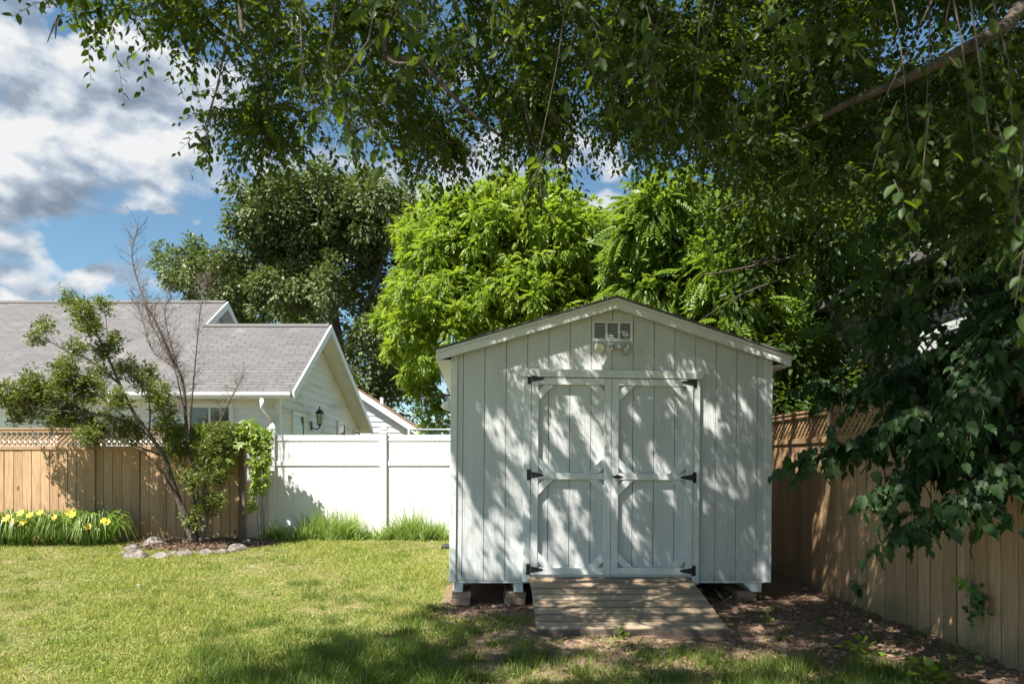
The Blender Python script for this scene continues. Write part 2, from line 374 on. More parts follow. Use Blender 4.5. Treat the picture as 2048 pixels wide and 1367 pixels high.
def pinnate(pairs, lw=.10, ll=.26, droop=.35):
    V = []; Fc = []
    def leaf(x, side):
        z = -droop*x*x; n = len(V); a = .45 if side else 0
        L = ll*(1-.35*abs(x-.45)) if side else ll*.9
        if side: d = (math.sin(a)*1.0, side*math.cos(a)); e = (math.cos(a), -side*math.sin(a))
        else: d = (1, 0); e = (0, 1)
        for u, w, h in ((0,0,0),(.4,-.5,0),(1,0,-.35),(.4,.5,0)):
            V.append((x+d[0]*L*u+e[0]*lw*w, d[1]*L*u+e[1]*lw*w, z+h*L))
        Fc.extend([(n, n+2, n+1), (n, n+3, n+2)])
    for i in range(pairs):
        x = .16+.8*i/pairs; leaf(x, -1); leaf(x+.02, 1)
    leaf(.97, 0); return V, Fc
T_PIN = pinnate(4, .30, .50, .40); T_PIN_LONG = pinnate(7, .17, .36, .5)
def creeper():
    V = []; Fc = []
    for a in (-100, -50, 0, 50, 100):
        n = len(V); c, s_ = math.cos(R(a)), math.sin(R(a)); L = 1.0 if a == 0 else .8
        for u, w, h in ((0,0,0),(.45,-.24,.04),(1,0,-.12),(.45,.24,.04)):
            u *= L; V.append((.25+(u*c-w*s_)*.75, (u*s_+w*c)*.75, h))
        Fc += [(n, n+2, n+1), (n, n+3, n+2)]
    return V, Fc
T_CREEP = creeper()
def norm(a): return a/np.maximum(np.linalg.norm(a, axis=1, keepdims=True), 1e-9)
def leaf_mesh(name, mat, parent, P, A, N, L, W, tmpl, origin=None):
    P = np.asarray(P, float); A = norm(np.asarray(A, float)); n = len(P)
    S = norm(np.cross(np.asarray(N, float), A)); N = np.cross(A, S)
    L = np.broadcast_to(np.asarray(L, float), (n,))[:, None, None]; W = np.broadcast_to(np.asarray(W, float), (n,))[:, None, None]
    T = np.array(tmpl[0], float); k = len(T)
    V = P[:, None, :]+A[:, None, :]*L*T[None, :, 0:1]+S[:, None, :]*W*T[None, :, 1:2]+N[:, None, :]*L*T[None, :, 2:3]
    V = V.reshape(-1, 3)
    flat = np.array([i for f in tmpl[1] for i in f]); tot = np.array([len(f) for f in tmpl[1]])
    loops = (flat[None, :]+(np.arange(n)*k)[:, None]).ravel().astype(np.int32)
    tots = np.tile(tot, n); starts = np.concatenate([[0], np.cumsum(tots)[:-1]]).astype(np.int32)
    me = bpy.data.meshes.new(name); me.vertices.add(len(V)); me.vertices.foreach_set('co', V.astype(np.float32).ravel())
    me.loops.add(len(loops)); me.loops.foreach_set('vertex_index', loops)
    me.polygons.add(len(starts)); me.polygons.foreach_set('loop_start', starts); me.update(calc_edges=True)
    o = link(name, me, mat)
    if parent is not None:
        o.parent = parent; o.matrix_parent_inverse = Matrix.Translation(parent.location).inverted()
    return o
def child(o, parent):      # keep world-space coordinates under a moved, unrotated parent
    o.parent = parent; o.matrix_parent_inverse = Matrix.Translation(parent.location).inverted(); return o
def rnd_unit(rng, n): return norm(rng.normal(size=(n, 3)))

def twig_leaves(rng, S, D, L, droop, k, leaf_len, spread=.8):
    """k leaves along each of the drooping twigs; returns leaf arrays and twig control points"""
    n = len(S); L = np.broadcast_to(L, (n,)); t = (np.arange(k)+.6)/k
    t = np.clip(t[None, :]+rng.uniform(-.3/k, .3/k, (n, k)), 0.03, 1)
    g = np.array([0, 0, -1.0])
    P = S[:, None, :]+D[:, None, :]*(L[:, None]*t)[:, :, None]+g*(droop*L[:, None]*t**2)[:, :, None]
    Tn = D[:, None, :]+g*(2*droop*t)[:, :, None]; Tn = Tn/np.linalg.norm(Tn, axis=2, keepdims=True)
    side = np.cross(Tn, rng.normal(size=(n, 1, 3))*.4+np.array([0, 0, 1.0])); side /= np.maximum(np.linalg.norm(side, axis=2, keepdims=True), 1e-6)
    sg = np.where(np.arange(k) % 2 == 0, 1.0, -1.0)[None, :, None]
    A = Tn*.6+side*sg*spread+rng.normal(size=(n, k, 3))*.22+g*.35
    N = rng.normal(size=(n, k, 3))*.5+np.array([0, 0, 1.0])
    return P.reshape(-1, 3), A.reshape(-1, 3), N.reshape(-1, 3), (t, )
def twig_tubes(mb, S, D, L, droop, r=.0022):
    for s, d, l in zip(S, D, L):
        pts = [Vector(s)+Vector(d)*l*t+Vector((0, 0, -1))*droop*l*t*t for t in (0, .35, .7, 1)]
        mb.tube(pts, [r*1.3, r, r*.8, r*.4], 3, False)
def connect(mb, limb_pts, c, r=.012, sag=.12, sides=5, rng=random):
    lp = np.array(limb_pts); i = np.argmin(np.linalg.norm(lp-np.array(c), axis=1)); a = Vector(lp[i]); b = Vector(c)
    d = (b-a).length
    if d < .05: return
    m = (a+b)/2+Vector((rng.uniform(-1, 1), rng.uniform(-1, 1), rng.uniform(.2, 1)))*d*sag
    pts = spline([a, m, b], 4); mb.tube(pts, lerp_rad(r*(.6+.5*d), r*.35, len(pts)), sides, False)

# ------------------------------------------------------------------ ground
def dirt_mask(x, y):
    x = np.asarray(x, float); y = np.asarray(y, float)
    def box(x0, x1, y0, y1, soft):
        dx = np.maximum(np.maximum(x0-x, x-x1), 0); dy = np.maximum(np.maximum(y0-y, y-y1), 0)
        return np.clip(1-np.hypot(dx, dy)/soft, 0, 1)
    d = np.maximum(box(-.45, 3.4, 6.15, 12, .45), box(.25, 2.2, 5.35, 6.4, .5))
    d = np.maximum(d, box(2.2, 3.6, 4.4, 7, .7)); d = np.maximum(d, .95*box(2.9, 3.6, 3.4, 7, .5))
    d = np.maximum(d, .75*box(-.3, 2.9, 4.5, 5.6, .7))
    bed = 1-np.clip((np.hypot((x+4.95)/1.15, (y-11.0)/.95)-.85)/.25, 0, 1)
    return np.maximum(d, bed)
def build_ground():
    xs = np.concatenate([[-400,-150,-60,-25], np.arange(-12, 12.01, .16), [25,60,150,400]])
    ys = np.concatenate([[-60,-20,-6], np.arange(0, 16.01, .16), [22,40,90,200,600]])
    X, Y = np.meshgrid(xs, ys); Z = ground_z(X, Y); rng = np.random.RandomState(3)
    inn = (abs(X) < 12) & (Y > 0) & (Y < 16); Z = Z+inn*rng.uniform(-.008, .008, X.shape)
    V = np.stack([X, Y, Z], -1).reshape(-1, 3); nx = len(xs); ny = len(ys)
    Fc = [(j*nx+i, j*nx+i+1, (j+1)*nx+i+1, (j+1)*nx+i) for j in range(ny-1) for i in range(nx-1)]
    me = bpy.data.meshes.new('ground'); me.from_pydata(V.tolist(), [], Fc)
    a = me.attributes.new('dirt', 'FLOAT', 'POINT'); a.data.foreach_set('value', dirt_mask(X, Y).ravel().astype(np.float32))
    tag(link('ground', me, 'ground', smooth=True), kind='structure')
build_ground()

# ------------------------------------------------------------------ shed
SH = Matrix.Translation((-0.564, 6.474, 0)) @ Euler((0, R(.5), R(2.9))).to_matrix().to_4x4()
SHI = SH.inverted()
def sp(px, py, d=0.0):
    """photo pixel -> shed coordinates on the plane y = d"""
    o = SHI @ Vector((0, 0, CH)); e = SHI @ (Vector((0, 0, CH))+Vector(((px-CX)/F, 1, (HY-py)/F))); r = e-o
    return o+r*((d-o.y)/r.y)
def build_shed():
    W = 3.05; D = 3.66; Z0 = .20
    root = empty('garden_shed', SH.translation, 'white wooden garden shed with double doors and a low gable roof', 'shed', rot=SH.to_euler())
    pk = sp(1229, 593, -.10); ex = -.165; ez = sp(871, 697, -.10).z; px_ = W/2; pz = pk.z; sl = (pz-ez)/(px_-ex)
    def under(u): return pz-sl*abs(u-px_)-.05          # underside of the roof deck
    # front wall planks
    g0 = .085; gr = [0.0]+[g0+.2032*k for k in range(15)]+[W]
    mb = MB()
    for a, b in zip(gr[:-1], gr[1:]):
        a2 = a+.0028; b2 = b-.0028
        poly = [(a2, Z0), (b2, Z0), (b2, under(b2))]
        if a2 < px_ < b2: poly.append((px_, under(px_)))
        poly.append((a2, under(a2))); mb.prism(poly, 0, .012)
    mb.build('front_wall', 'siding', root)
    MB().prism([(0.01, Z0+.01), (W-.01, Z0+.01), (W-.01, under(W)), (px_, under(px_)), (0.01, under(0))], .0125, .05).build('wall_backing', 'groove_shade', root)  # dark grey behind the planks, shade of the grooves put in as colour
    for nm, x0 in (('side_wall', -.0), ('side_wall', W-.04)):
        mb = MB(); k = 0
        while k*.2032 < D-.06: mb.box((x0, .055+k*.2032, Z0), (x0+.04, .055+min((k+1)*.2032-.006, D-.06), under(0)+(.0 if x0 <= 0 else 0))); k += 1
        mb.build(nm, 'siding', root)
    MB().prism([(0.045, Z0), (W-.045, Z0), (W-.045, under(W)), (px_, under(px_)), (.045, under(0))], D-.04, D).build('back_wall', 'siding', root)
    MB().box((.05, .06, Z0-.0), (W-.05, D-.05, Z0+.03)).build('floor', 'ramp_wood', root)
    # bottom trim under the siding
    MB().box((.02, .004, Z0-.022), (W-.02, .05, Z0-.002)).build('bottom_plate', 'paint_trim', root)
    # corner boards
    MB().box((-.033, -.018, Z0-.015), (.028, .0-.001, under(0)+.0)).box((-.033, .0, Z0-.015), (-.012, .09, under(0)-.01)).build('corner_board', 'paint_trim', root, bevel=.003)
    MB().box((W-.045, -.018, Z0-.015), (W+.025, -.001, under(0)+.0)).box((W+.004, .0, Z0-.015), (W+.025, .09, under(0)-.01)).build('corner_board', 'paint_trim', root, bevel=.003)
    # roof: deck, shingles, rake boards, eave fascia
    for s in (-1, 1):
        e = px_+s*(px_-ex)
        def line(o1, o2, y0, y1, xin=0.0, xout=0.0):
            poly = [(px_, pz+o1), (e+s*xout, pz-sl*abs(e+s*xout-px_)+o1), (e+s*xout, pz-sl*abs(e+s*xout-px_)+o2), (px_, pz+o2)]
            if s > 0: poly = poly[::-1]
            return MB().prism(poly, y0, y1)
        line(-.012, -.042, -.085, D+.1).build('roof_deck', 'paint_trim', root)
        line(.008, -.010, -.135, D+.13, xout=.02).build('roof_shingles', 'roof_edge', root)
        line(-.0125, -.040, -.120, -.087, xout=.004).build('drip_board', 'paint_trim', root, bevel=.002)
        line(-.0405, -.112, -.106, -.087, xout=.002).build('rake_board', 'paint_trim', root, bevel=.002)
        zt = pz-sl*(px_-ex)-.043
        MB().box((min(e, e-s*.02), -.084, zt-.068), (max(e, e-s*.02), D+.1, zt)).build('eave_fascia', 'paint_trim', root)
        MB().box((min(e-s*.021, e-s*.15), -.084, zt-.066), (max(e-s*.021, e-s*.15), D+.05, zt-.056)).build('soffit', 'paint_trim', root)
    # gable vent
    a = sp(1183.5, 682.5); b = sp(1264.5, 643.5); v = MB(); y = -.022
    v.box((a.x, y, a.z), (b.x, -.001, a.z+.025)).box((a.x, y, b.z-.02), (b.x, -.001, b.z))
    cw = (b.x-a.x); st = [(a.x, a.x+.022), (a.x+cw*.325, a.x+cw*.325+.02), (a.x+cw*.64, a.x+cw*.64+.02), (b.x-.022, b.x)]
    for p, q in st: v.box((p, y, a.z+.0255), (q, -.001, b.z-.0205))
    vent = v.build('gable_vent', 'paint_trim', root)
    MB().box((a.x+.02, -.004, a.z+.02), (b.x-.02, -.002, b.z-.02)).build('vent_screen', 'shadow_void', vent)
    lo = MB()
    for (p, q), (p2, q2) in zip(st[:-1], st[1:]):
        for k in range(9):
            z = a.z+.036+k*(b.z-a.z-.070)/8
            m = Matrix.Translation(((q+p2)/2, -.014, z)) @ Matrix.Rotation(R(38), 4, 'X')
            lo.box((-(p2-q)/2, -.0055, -.001), ((p2-q)/2, .0055, .001), m)
    lo.build('louvers', 'paint_trim', vent)
    # door frame
    L0 = sp(1044.6, 1146).x; L1 = sp(1058.7, 1146).x; R0 = sp(1380.5, 1146).x; R1 = sp(1394.5, 1146).x
    ztop = sp(1220, 757.5).z; zb = sp(1220, 1146).z; mid = sp(1220, 950).x
    MB().box((L0, -.047, Z0-.004), (L1, -.001, ztop)).build('door_jamb', 'paint_trim', root, bevel=.003)
    MB().box((R0, -.047, Z0-.03), (R1, -.001, ztop)).build('door_jamb', 'paint_trim', root, bevel=.003)
    hz = sp(1220, 741).z
    MB().prism([(L0-.012, ztop+.004), (R1+.012, ztop+.004), (R1+.045, hz), (L0-.045, hz)], -.064, -.001).build('door_header', 'paint_trim', root, bevel=.003)
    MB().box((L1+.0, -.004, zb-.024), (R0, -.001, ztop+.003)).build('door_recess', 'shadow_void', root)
    MB().box((L1+.001, -.028, zb-.028), (R0-.001, -.005, zb-.006)).build('door_sill', 'paint_trim', root)
    for s in (0, 1):
        x0 = (L1+.004) if s == 0 else mid+.002; x1 = (mid-.002) if s == 0 else R0-.004
        # panel planks
        pb = MB(); g = [x0]+[q for q in gr if x0+.03 < q < x1-.03]+[x1]
        for p, q in zip(g[:-1], g[1:]): pb.box((p+.003, -.014, zb), (q-.003, -.0045, ztop-.004))
        door = pb.build('door', 'siding', root)
        y0, y1 = -.062, -.0142; sw = .066; tm = MB()
        zm0 = sp(1220, 958).z; zm1 = sp(1220, 945.7).z; zb1 = sp(1220, 1132.5).z; zt0 = sp(1220, 771.5).z
        tm.box((x0, y0, zb), (x0+sw, y1, ztop-.004)).box((x1-sw, y0, zb), (x1, y1, ztop-.004))
        for c, d in ((zb, zb1), (zm0, zm1), (zt0, ztop-.004)): tm.box((x0+sw+.001, y0, c), (x1-sw-.001, y1, d))
        tm.build('door_trim', 'paint_trim', door, bevel=.002)
        A, Bx = x0+sw+.0015, x1-sw-.0015; c = .15; w = .095
        for zl, zh in ((zb1+.0015, zm0-.0015), (zm1+.0015, zt0-.0015)):
            for (cx, sx) in ((A, 1), (Bx, -1)):
                for (cz, sz) in ((zl, 1), (zh, -1)):
                    q = [(cx, cz+sz*c), (cx+sx*c, cz), (cx+sx*(c-w), cz), (cx, cz+sz*(c-w))]
                    if sx*sz < 0: q = q[::-1]
                    MB().prism(q, y0+.006, y1).build('corner_brace', 'paint_trim', door, bevel=.002)
        for py in (762, 951.5, 1137.5):
            jx = L1 if s == 0 else R0; sg = 1 if s == 0 else -1; z = sp(1220, py).z+(.008 if s == 0 else -.006)
            h = MB(); a_, b_ = sorted((jx-sg*.036, jx-sg*.006))
            h.box((a_, -.0515, z-.05), (b_, -.0475, z+.05))
            poly = [(jx+sg*.006, z-.030), (jx+sg*.11, z-.011), (jx+sg*.125, z), (jx+sg*.11, z+.011), (jx+sg*.006, z+.030)]
            if sg < 0: poly = poly[::-1]
            h.prism(poly, -.0665, -.0625); h.tube([(jx, -.058, z-.05), (jx, -.058, z+.05)], .0065, 8)
            for q in (.025, .075): h.tube([(jx+sg*q, -.066, z), (jx+sg*q, -.070, z)], .005, 8)
            h.build('hinge', 'black_iron', door)
        if s == 1:
            c_ = sp(1234, 952.5, -.034); h = MB()
            h.prism([(c_.x-.055, c_.z), (c_.x-.012, c_.z-.018), (c_.x+.012, c_.z-.018), (c_.x+.055, c_.z), (c_.x+.012, c_.z+.018), (c_.x-.012, c_.z+.018)], -.0665, -.0625)
            h.tube([(c_.x, -.066, c_.z), (c_.x, -.076, c_.z)], .008, 10); h.box((c_.x-.035, -.082, c_.z-.008), (c_.x+.012, -.074, c_.z+.008))
            h.build('latch', 'black_iron', door)
    # skids
    for pxa, pxb in ((908, 926), (1028, 1046.5), (1499, 1524)):
        u0 = sp(pxa, 1170).x; u1 = sp(pxb, 1170).x
        if pxa < 1400: m = MB().box((u0, .01, Z0-.112), (u1, D-.02, Z0-.024))
        else: m = MB().prism([(u0-.06, Z0-.024), (u0+.03, Z0-.112), (u1, Z0-.112), (u1, Z0-.024)][::1], .01, D-.02)
        m.build('skid', 'paint_trim', root, bevel=.004)
    return root
shed = build_shed()

def shed_thing(name, local, label, cat, group=None):
    m = SH @ Matrix.Translation(local); return empty(name, m.translation, label, cat, group, m.to_euler())
# blocks under the shed
Z0 = .20
def block(pa, pb, d, label, h=.125):
    u0 = sp(pa, 1180).x; u1 = sp(pb, 1180).x
    r = shed_thing('concrete_block', ((u0+u1)/2, .02+d, Z0-.1125-h), label, 'block', 'blocks the shed stands on')
    w = (u1-u0)/2
    MB().box((-w, -.0, .063), (w, .38, h)).build('block_body', 'concrete', r, bevel=.004)
    MB().box((-w-.012, -.01, 0), (w*.92, .4, .061)).build('base_paver', 'concrete', r, bevel=.004)
block(904, 942, 0, 'small brown block under the left front corner of the shed')
block(1012, 1053, .02, 'brown block beside the left edge of the wooden ramp')
block(1478, 1518, .03, 'shaded block under the right front corner of the shed')
# ramp
def build_ramp():
    a = sp(1059, 1152, -.035); b = sp(1379, 1152, -.035)
    A = SH @ Vector((a.x, -.035, a.z)); Bp = SH @ Vector((b.x, -.035, b.z))
    C0 = at(1074, 1256, 5.40); C1 = at(1458, 1257, 5.40+.03)
    root = empty('wooden_ramp', C0, 'weathered wooden plank ramp leading up to the shed doors', 'ramp')
    mi = Matrix.Translation(C0).inverted(); n = 8; mb = MB(); rr = random.Random(4)
    for k in range(n):
        t0 = k/n+.010; t1 = (k+1)/n-.010; dz_ = rr.uniform(-.0015, .0015); q = []
        j0 = rr.uniform(-.006, .006); j1 = rr.uniform(-.006, .006)
        for L_, t in ((0, t0), (1, t0), (1, t1), (0, t1)):
            p = (A.lerp(C0, t) if L_ == 0 else Bp.lerp(C1, t)); p = p+Vector((j0 if L_ == 0 else j1, 0, rr.uniform(-.001, .001)+dz_)); q.append(p)
        nn = len(mb.v); dn = Vector((0, 0, -.036))
        mb.v += [tuple(mi @ p) for p in q]+[tuple(mi @ (p+dn)) for p in q]
        mb.f += [tuple(nn+i for i in f) for f in ((0,3,2,1),(4,5,6,7),(0,1,5,4),(1,2,6,5),(2,3,7,6),(3,0,4,7))]
    mb.build('deck_planks', 'ramp_wood', root, bevel=.003)
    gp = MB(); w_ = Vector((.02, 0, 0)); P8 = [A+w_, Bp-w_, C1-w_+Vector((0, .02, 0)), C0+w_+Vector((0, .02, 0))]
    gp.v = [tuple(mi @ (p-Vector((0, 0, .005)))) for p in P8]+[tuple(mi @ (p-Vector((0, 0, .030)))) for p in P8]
    gp.f = [(0,3,2,1),(4,5,6,7),(0,1,5,4),(1,2,6,5),(2,3,7,6),(3,0,4,7)]; gp.build('plank_gap_shade', 'gap_shade', root)  # dark sheet that paints shade into the gaps between planks
    for t in (.03, .5, .95):
        st = MB()
        p = A.lerp(Bp, t)+Vector((0, 0, -.04)); q = C0.lerp(C1, t)+Vector((0, .04, -.042)); w = Vector((.02, 0, 0))
        nn = len(st.v); P8 = [p-w, p+w, q+w, q-w]; dz = [.15, .15, .035, .035]
        st.v += [tuple(mi @ v) for v in P8]+[tuple(mi @ (v-Vector((0, 0, z)))) for v, z in zip(P8, dz)]
        st.f += [tuple(nn+i for i in f) for f in ((0,1,2,3),(7,6,5,4),(0,4,5,1),(1,5,6,2),(2,6,7,3),(3,7,4,0))]
        st.build('stringer', 'old_post', root)
    MB().prism([(0.004, -.006), (0.004, -.062), ((C1-C0).x-.004, -.062), ((C1-C0).x-.004, -.006)][::-1], -.022, -.002).build('end_board', 'old_post', root)
build_ramp()
# floodlights
def flood(px, py, label, side=False):
    c = sp(px, py, -.0); r = shed_thing('floodlight', (c.x, -.001, c.z), label, 'floodlight', 'floodlights fixed to the shed')
    MB().lathe([(.05, 0), (.052, .012), (.04, .022), (.018, .03)], 16, Matrix.Rotation(R(90), 4, 'X')).build('mount_plate', 'white_plastic', r, True)
    MB().tube([(0, -.03, .0), (0, -.055, -.01), (0, -.06, -.04)], [.022, .028, .024], 10).build('motion_sensor', 'chrome', r, True)
    for s in (-1, 1):
        MB().tube([(s*.02, -.035, .005), (s*.05, -.05, .0)], .008, 6).tube([(s*.045, -.05, .002), (s*.085, -.06, -.005)], [.017, .019], 12).build('lamp_socket', 'white_plastic', r, True)
        m = Matrix.Translation((s*.088, -.062, -.006)) @ Vector((s*.9 if s > 0 else -.75, -1.0 if s < 0 else -.55, -.45)).to_track_quat('Z', 'Y').to_matrix().to_4x4()
        b = MB().lathe([(.018, 0), (.024, .012), (.045, .045), (.059, .068), (.060, .072)], 20, m).build('lamp_bulb', 'chrome', r, True)
        MB().lathe([(.057, .0725), (.050, .080), (.028, .086), (.006, .088)], 20, m).build('lamp_lens', 'lamp_lens', b, True)
flood(1222, 694, 'twin bulb floodlight below the gable vent of the shed')
def flood_side():
    p = Vector((-.035, .55, 1.98)); r = shed_thing('floodlight', p, 'white floodlight on the left side wall of the shed', 'floodlight', 'floodlights fixed to the shed')
    MB().lathe([(.05, 0), (.052, .012), (.02, .03)], 14, Matrix.Rotation(R(-90), 4, 'Y')).build('mount_plate', 'white_plastic', r, True)
    for s in (0, 1):
        a = Vector((-.03, .04*s, -.02)); m = Matrix.Translation(a) @ Vector((-.5, -.2+.6*s, -1)).to_track_quat('Z', 'Y').to_matrix().to_4x4()
        b = MB().lathe([(.018, 0), (.03, .03), (.05, .07), (.055, .1)], 16, m).build('lamp_bulb', 'white_plastic', r, True)
flood_side()
def bracket():
    r = shed_thing('plant_bracket', (-.012, .95, 1.78), 'thin black plant bracket on the left side of the shed', 'bracket')
    MB().tube([(0, 0, 0), (-.26, 0, .0), (-.29, 0, .012), (-.30, 0, .03)], .004, 6).tube([(0, 0, -.12), (-.10, 0, -.06), (-.2, 0, -.004)], .003, 6).box((-.006, -.012, -.14), (0, .012, .03)).build('bracket_arm', 'black_iron', r)
bracket()
def pipe():
    p = at(884, 1093, 10.4); r = empty('drain_pipe', p, 'short black pipe lying in the grass beside the shed', 'pipe')
    pr = [(.045, 0)]
    for k in range(8): pr += [(.052, .02+k*.035), (.045, .037+k*.035)]
    MB().lathe(pr, 16, Matrix.Rotation(R(90), 4, 'Y')).build('pipe_body', 'black_plastic', r, True)
pipe()

# ------------------------------------------------------------------ fences
def rotz_matrix(a, b):      # local x along a->b on the ground
    d = Vector(b)-Vector(a); return math.atan2(d.y, d.x), d.length
def wood_fence(a, b, mat, posts, label, h_board=1.54, h_top=1.86, lattice_skip=None, bw=.1425, seed=1, side=-1, group=None):
    ang, Ln = rotz_matrix(a, b); r = empty('wooden_fence', (a[0], a[1], 0), label, 'fence', group, (0, 0, ang)); rr = random.Random(seed)
    pb = MB(); x = 0
    while x < Ln-.02:
        w = min(bw*rr.uniform(.95, 1.04), Ln-x); z0 = -.09+rr.uniform(0, .02); tl = rr.uniform(-.004, .004)
        y0 = rr.uniform(-.005, .003)
        m = Matrix.Translation((x, y0, 0)) @ Matrix.Rotation(tl, 4, 'Y')
        pb.box((0, -.012, z0), (w, .006, h_board-.005+rr.uniform(-.006, .0)), m); x += w+rr.uniform(.007, .012)
    pb.build('board_panel', mat, r); MB().box((.02, -.0055, .0), (Ln-.02, -.002, h_board-.02)).build('board_gap_shade', 'gap_shade', r)  # thin dark sheet puts painted shade in the slits between boards
    MB().box((0, -.030, h_board-.012), (Ln, -.0165, h_board+.045)).box((0, -.016, h_board+.002), (Ln, .030, h_board+.05)).build('middle_rail', mat, r)
    MB().box((0, .012, .25), (Ln, .05, .34)).box((0, .012, 1.15), (Ln, .05, 1.24)).build('back_rail', mat, r)
    MB().box((0, -.034, h_top-.045), (Ln, .034, h_top-.001)).box((0, -.045, h_top), (Ln, .045, h_top+.022)).build('cap_rail', mat, r)
    la = MB(); z0 = h_board+.052; z1 = h_top-.047; H = z1-z0
    for d, y in ((1, -.006), (-1, .005)):
        x = -H
        while x < Ln:
            xa, xb = x, x+H; za, zb_ = (z0, z1) if d > 0 else (z1, z0)
            ta = max(0, (0-xa)/H); tb = min(1, (Ln-xa)/H)
            if tb-ta > .1:
                p = Vector((xa+ta*H, y, za+(zb_-za)*ta)); q = Vector((xa+tb*H, y, za+(zb_-za)*tb))
                dd = (q-p).normalized(); nn = Vector((-dd.z, 0, dd.x))*.017; i = len(la.v)
                for yy in (y-.0045, y+.0045):
                    for c in (p-nn, q-nn, q+nn, p+nn): la.v.append((c.x, yy, min(max(c.z, z0-.001), z1+.001)))
                la.f += [tuple(i+k for k in f) for f in ((0,1,2,3),(7,6,5,4),(0,4,5,1),(1,5,6,2),(2,6,7,3),(3,7,4,0))]
            x += .088
    la.build('lattice', mat, r)
    for x, top, pm in posts:
        p = MB().box((x-.045, -.042, -.1), (x+.045, .055, top)); p.box((x-.055, -.052, top+.001), (x+.055, .065, top+.02))
        p.prism([(x-.05, top+.021), (x+.05, top+.021), (x, top+.045)], -.045, .055)
        p.build('post', pm, r)
    return r
FL = at(-190, 1080, 11.4); FR = at(492, 1080, 11.4)
wood_fence((FL.x, 11.4), (FR.x, 11.4), 'fence_wood', [(FR.x-FL.x-.05, 1.90, 'old_post'), (3.15, 1.545, 'fence_wood')], 'sunlit tan wooden fence with lattice top behind the small garden tree', seed=2)
def right_x(y): return 3.21-.036*(y-8.33)
ra = (right_x(12.0), 12.0); rb = (right_x(2.6), 2.6)
wood_fence(ra, rb, 'fence_brown', [(12-6.92, 1.97, 'fence_brown'), (12-4.80, 1.97, 'fence_brown'), (12-9.2, 1.97, 'fence_brown'), (12-2.7, 1.97, 'fence_brown')], 'shaded brown wooden fence with lattice top on the right of the shed', seed=5)

def vinyl_fence():
    Y = 11.9; x0 = at(486, 0, Y).x; xs = [at(545.5, 0, Y).x, at(768, 0, Y).x]; x2 = xs[1]+2.0; x3 = x2+2.0
    r = empty('vinyl_fence', (x0, Y, 0), 'white vinyl privacy fence between the wooden fence and the shed', 'fence')
    def L(x): return x-x0
    zt = 1.785; post = [xs[0], xs[1], x2]
    spans = [(x0, xs[0]-.058), (xs[0]+.058, xs[1]-.058), (xs[1]+.058, x2-.058), (x2+.058, x3)]
    for a, b in spans:
        MB().box((L(a), -.022, zt-.10), (L(b), .022, zt)).build('top_rail', 'vinyl', r, bevel=.004)
        MB().box((L(a), -.028, 1.255), (L(b), .028, 1.335)).build('middle_rail', 'vinyl', r, bevel=.004)
        MB().box((L(a), -.026, -.03), (L(b), .026, .08)).build('bottom_rail', 'vinyl', r, bevel=.004)
        for z0, z1, w in ((.081, 1.254, .152), (1.336, zt-.101, .076)):
            m = MB(); x = a
            while x < b-.01: m.box((L(x)+.0018, -.010, z0), (L(min(x+w, b))-.0018, .010, z1)); x += w
            m.build('board_panel', 'vinyl', r, bevel=.002)
    for x in post:
        MB().box((L(x)-.0565, -.0565, -.1), (L(x)+.0565, .0565, zt+.02)).build('post', 'vinyl', r, bevel=.006)
        prof = [(.083, 0), (.088, .01), (.088, .035), (.072, .05), (.066, .06), (.080, .075), (.084, .095), (.06, .14), (.03, .175), (.004, .195)]
        MB().lathe(prof, 4, Matrix.Translation((L(x), 0, zt+.021)) @ Matrix.Rotation(R(45), 4, 'Z')).build('post_cap', 'vinyl', r)
vinyl_fence()
def chain_link():
    Y = 13.2; a = at(818, 0, Y).x; b = a+3.2; r = empty('chain_link_fence', (a, Y, 0), 'green chain link fence top showing above the white fence', 'fence')
    zt = at(0, 858.5, Y).z; m = MB()
    m.tube([(0, 0, zt), (b-a, 0, zt)], .020, 8).tube([(0, 0, zt-.11), (b-a, 0, zt-.11)], .014, 8).build('rail', 'galvanised', r, True)
    [MB().tube([(q, 0, -.1), (q, 0, zt+.03)], .024, 8).build('post', 'galvanised', r, True) for q in (0, 2.4)]
    w = MB(); H = 1.1
    for k in range(62):
        x = k*.055-H
        for d in (1, -1):
            p, q = (Vector((x, 0, zt-H)), Vector((x+H, 0, zt))) if d > 0 else (Vector((x, 0, zt)), Vector((x+H, 0, zt-H)))
            if p.x < 0: p = p.lerp(q, -p.x/H)
            if q.x > b-a: q = p.lerp(q, (b-a-p.x)/(q.x-p.x)) if q.x > p.x else q
            w.tube([p, q], .003, 3, False)
    w.build('wire_mesh', 'green_vinyl', r)
chain_link()

# ------------------------------------------------------------------ houses
def lap_wall(mb, axis, c, a0, a1, top, z0=0.0, pitch=.19, sgn=-1, th=.03):
    """lapped boards on a vertical plane; axis 'Y': plane y=c facing -y, spans x; 'X': plane x=c facing +x, spans y. top(a)->z"""
    z = z0
    while True:
        zz = z+pitch
        # clip span where the roofline is above z
        N = 60; ss = [a0+(a1-a0)*i/N for i in range(N+1)]; ok = [s for s in ss if top(s) > z+.01]
        if len(ok) < 2: break
        s0, s1 = ok[0], ok[-1]; ok2 = [s for s in ok if top(s) >= zz] or [sum(ok)/len(ok)]*2
        t0, t1 = ok2[0], ok2[-1]; n = len(mb.v); zt = min(zz, max(top(s) for s in ok))
        if axis == 'Y': P = [(s0, c-th, z), (s1, c-th, z), (t1, c-.004, zt), (t0, c-.004, zt), (s0, c, z), (s1, c, z)]
        else: P = [(c+th, s0, z), (c+th, s1, z), (c+.004, t1, zt), (c+.004, t0, zt), (c, s0, z), (c, s1, z)]
        mb.v += P; mb.f += [(n, n+1, n+2, n+3), (n+4, n+5, n+1, n)]; z = zz
        if z > 12: break
